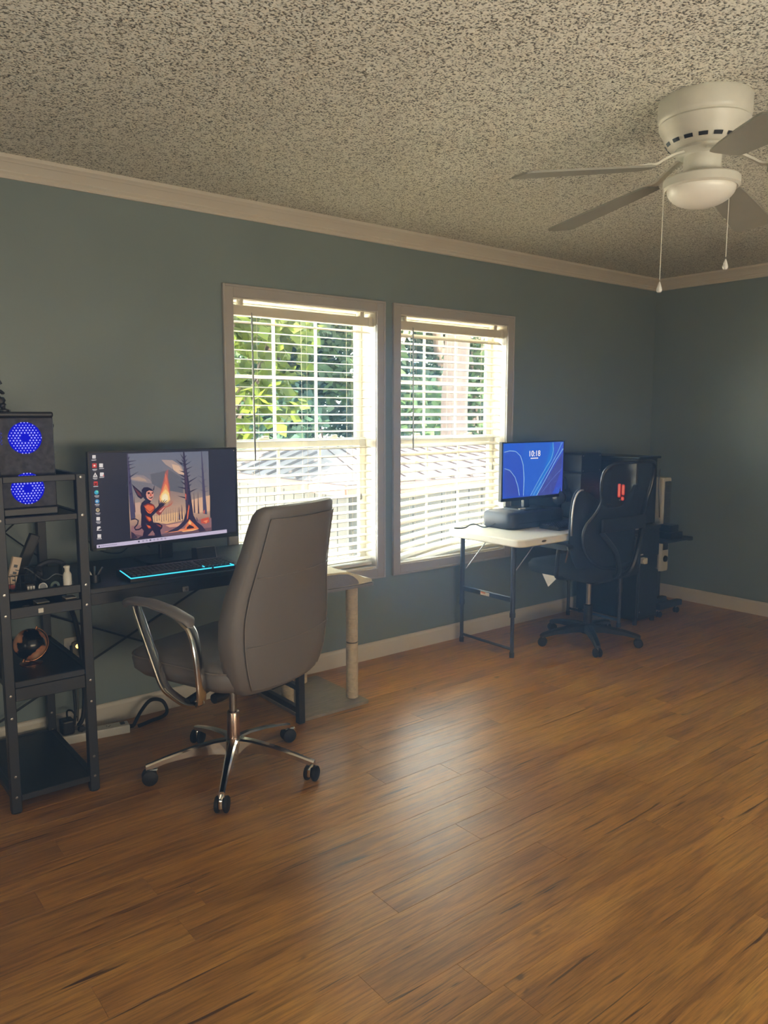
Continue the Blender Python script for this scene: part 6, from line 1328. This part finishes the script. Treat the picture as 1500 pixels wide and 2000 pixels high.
tree('broadleaf_tree', 'bright yellow-green broadleaf tree close outside the left window', 3.2, 6.9, 0.10, 3.0, [(3.55, 6.6, 2.6, 0.75), (4.05, 6.8, 2.75, 0.55), (3.75, 6.7, 2.05, 0.6), (3.6, 6.6, 1.5, 0.5), (4.2, 6.9, 2.25, 0.35), (3.3, 6.9, 3.0, 0.8), (4.5, 7.0, 2.95, 0.35)], LG, 0.15, 900, 11)
TREE_LABELS = ('dark green tree just behind the left part of the shed roof', 'dark green tree behind the shed roof ridge in the left window', 'mid green tree behind the pinkish pine trunk', 'dark green tree at the right edge of the right window view', 'mid green tree hidden far right beyond the right window view', 'mid green tree behind the bright broadleaf tree', 'dark green tree farthest right in the tree line', 'mid green tree in the second row seen between two dark trees', 'dark green tree in the second row behind the pine trunk')
for i, (x, y, s, m) in enumerate(((7.2, 15.0, 1.0, DG), (9.6, 16.5, 1.1, DG), (12.3, 15.5, 1.0, MG), (15.0, 16.5, 1.1, DG), (17.5, 17.5, 1.1, MG), (5.0, 17, 1.1, MG), (20.5, 19.0, 1.2, DG), (11.2, 19.5, 1.1, MG), (13.6, 21.0, 1.2, DG))):
    rr = random.Random(40 + i); bl = [(x + rr.uniform(-1.6, 1.6), y + rr.uniform(-1.2, 1.2), ZG + 0.8 + 0.95 * k * s + rr.uniform(-.3, .3), rr.uniform(1.0, 1.5)) for k in range(7)]
    tree('yard_tree', TREE_LABELS[i], x, y, 0.22, 7.0, bl, m, 0.22, 620, 60 + i, group='trees behind the shed')
PB = mat('pinkish_pine_bark', '241b19', 0.9, var=0.35, scale=9, stretch=(1, 1, 0.25), bump=0.8, bdist=0.03)
tree('pine_tree', 'tall pine with a pinkish bare trunk seen through the right window', 10.55, 11.0, 0.30, 11.0, [(10.6, 11, 8.5, 1.6), (11.4, 11, 9.3, 1.5), (9.8, 11.2, 9.6, 1.5)], DG, 0.2, 300, 91, PB)
# ------------------------------------------------------------------ added scatter volume standing in for lens glare
hz = NT('lens_glare_veil'); hz.n.remove(hz.b); vs_ = hz.new('ShaderNodeVolumeScatter'); vs_.inputs['Density'].default_value = 0.10; vs_.inputs['Anisotropy'].default_value = 0.65
vs_.inputs['Color'].default_value = (0.28, 0.56, 1.0, 1); hz.link(vs_.outputs[0], hz.n['Material Output'].inputs['Volume'])
b = B(); box(b, XL + 0.01, W - 0.004, YB + 0.01, D - 0.003, 0.004, H - 0.004); o = obj('glare_veil', b, hz.m); o['kind'] = 'stuff'; o['label'] = 'faint bluish scatter volume added for lens glare'
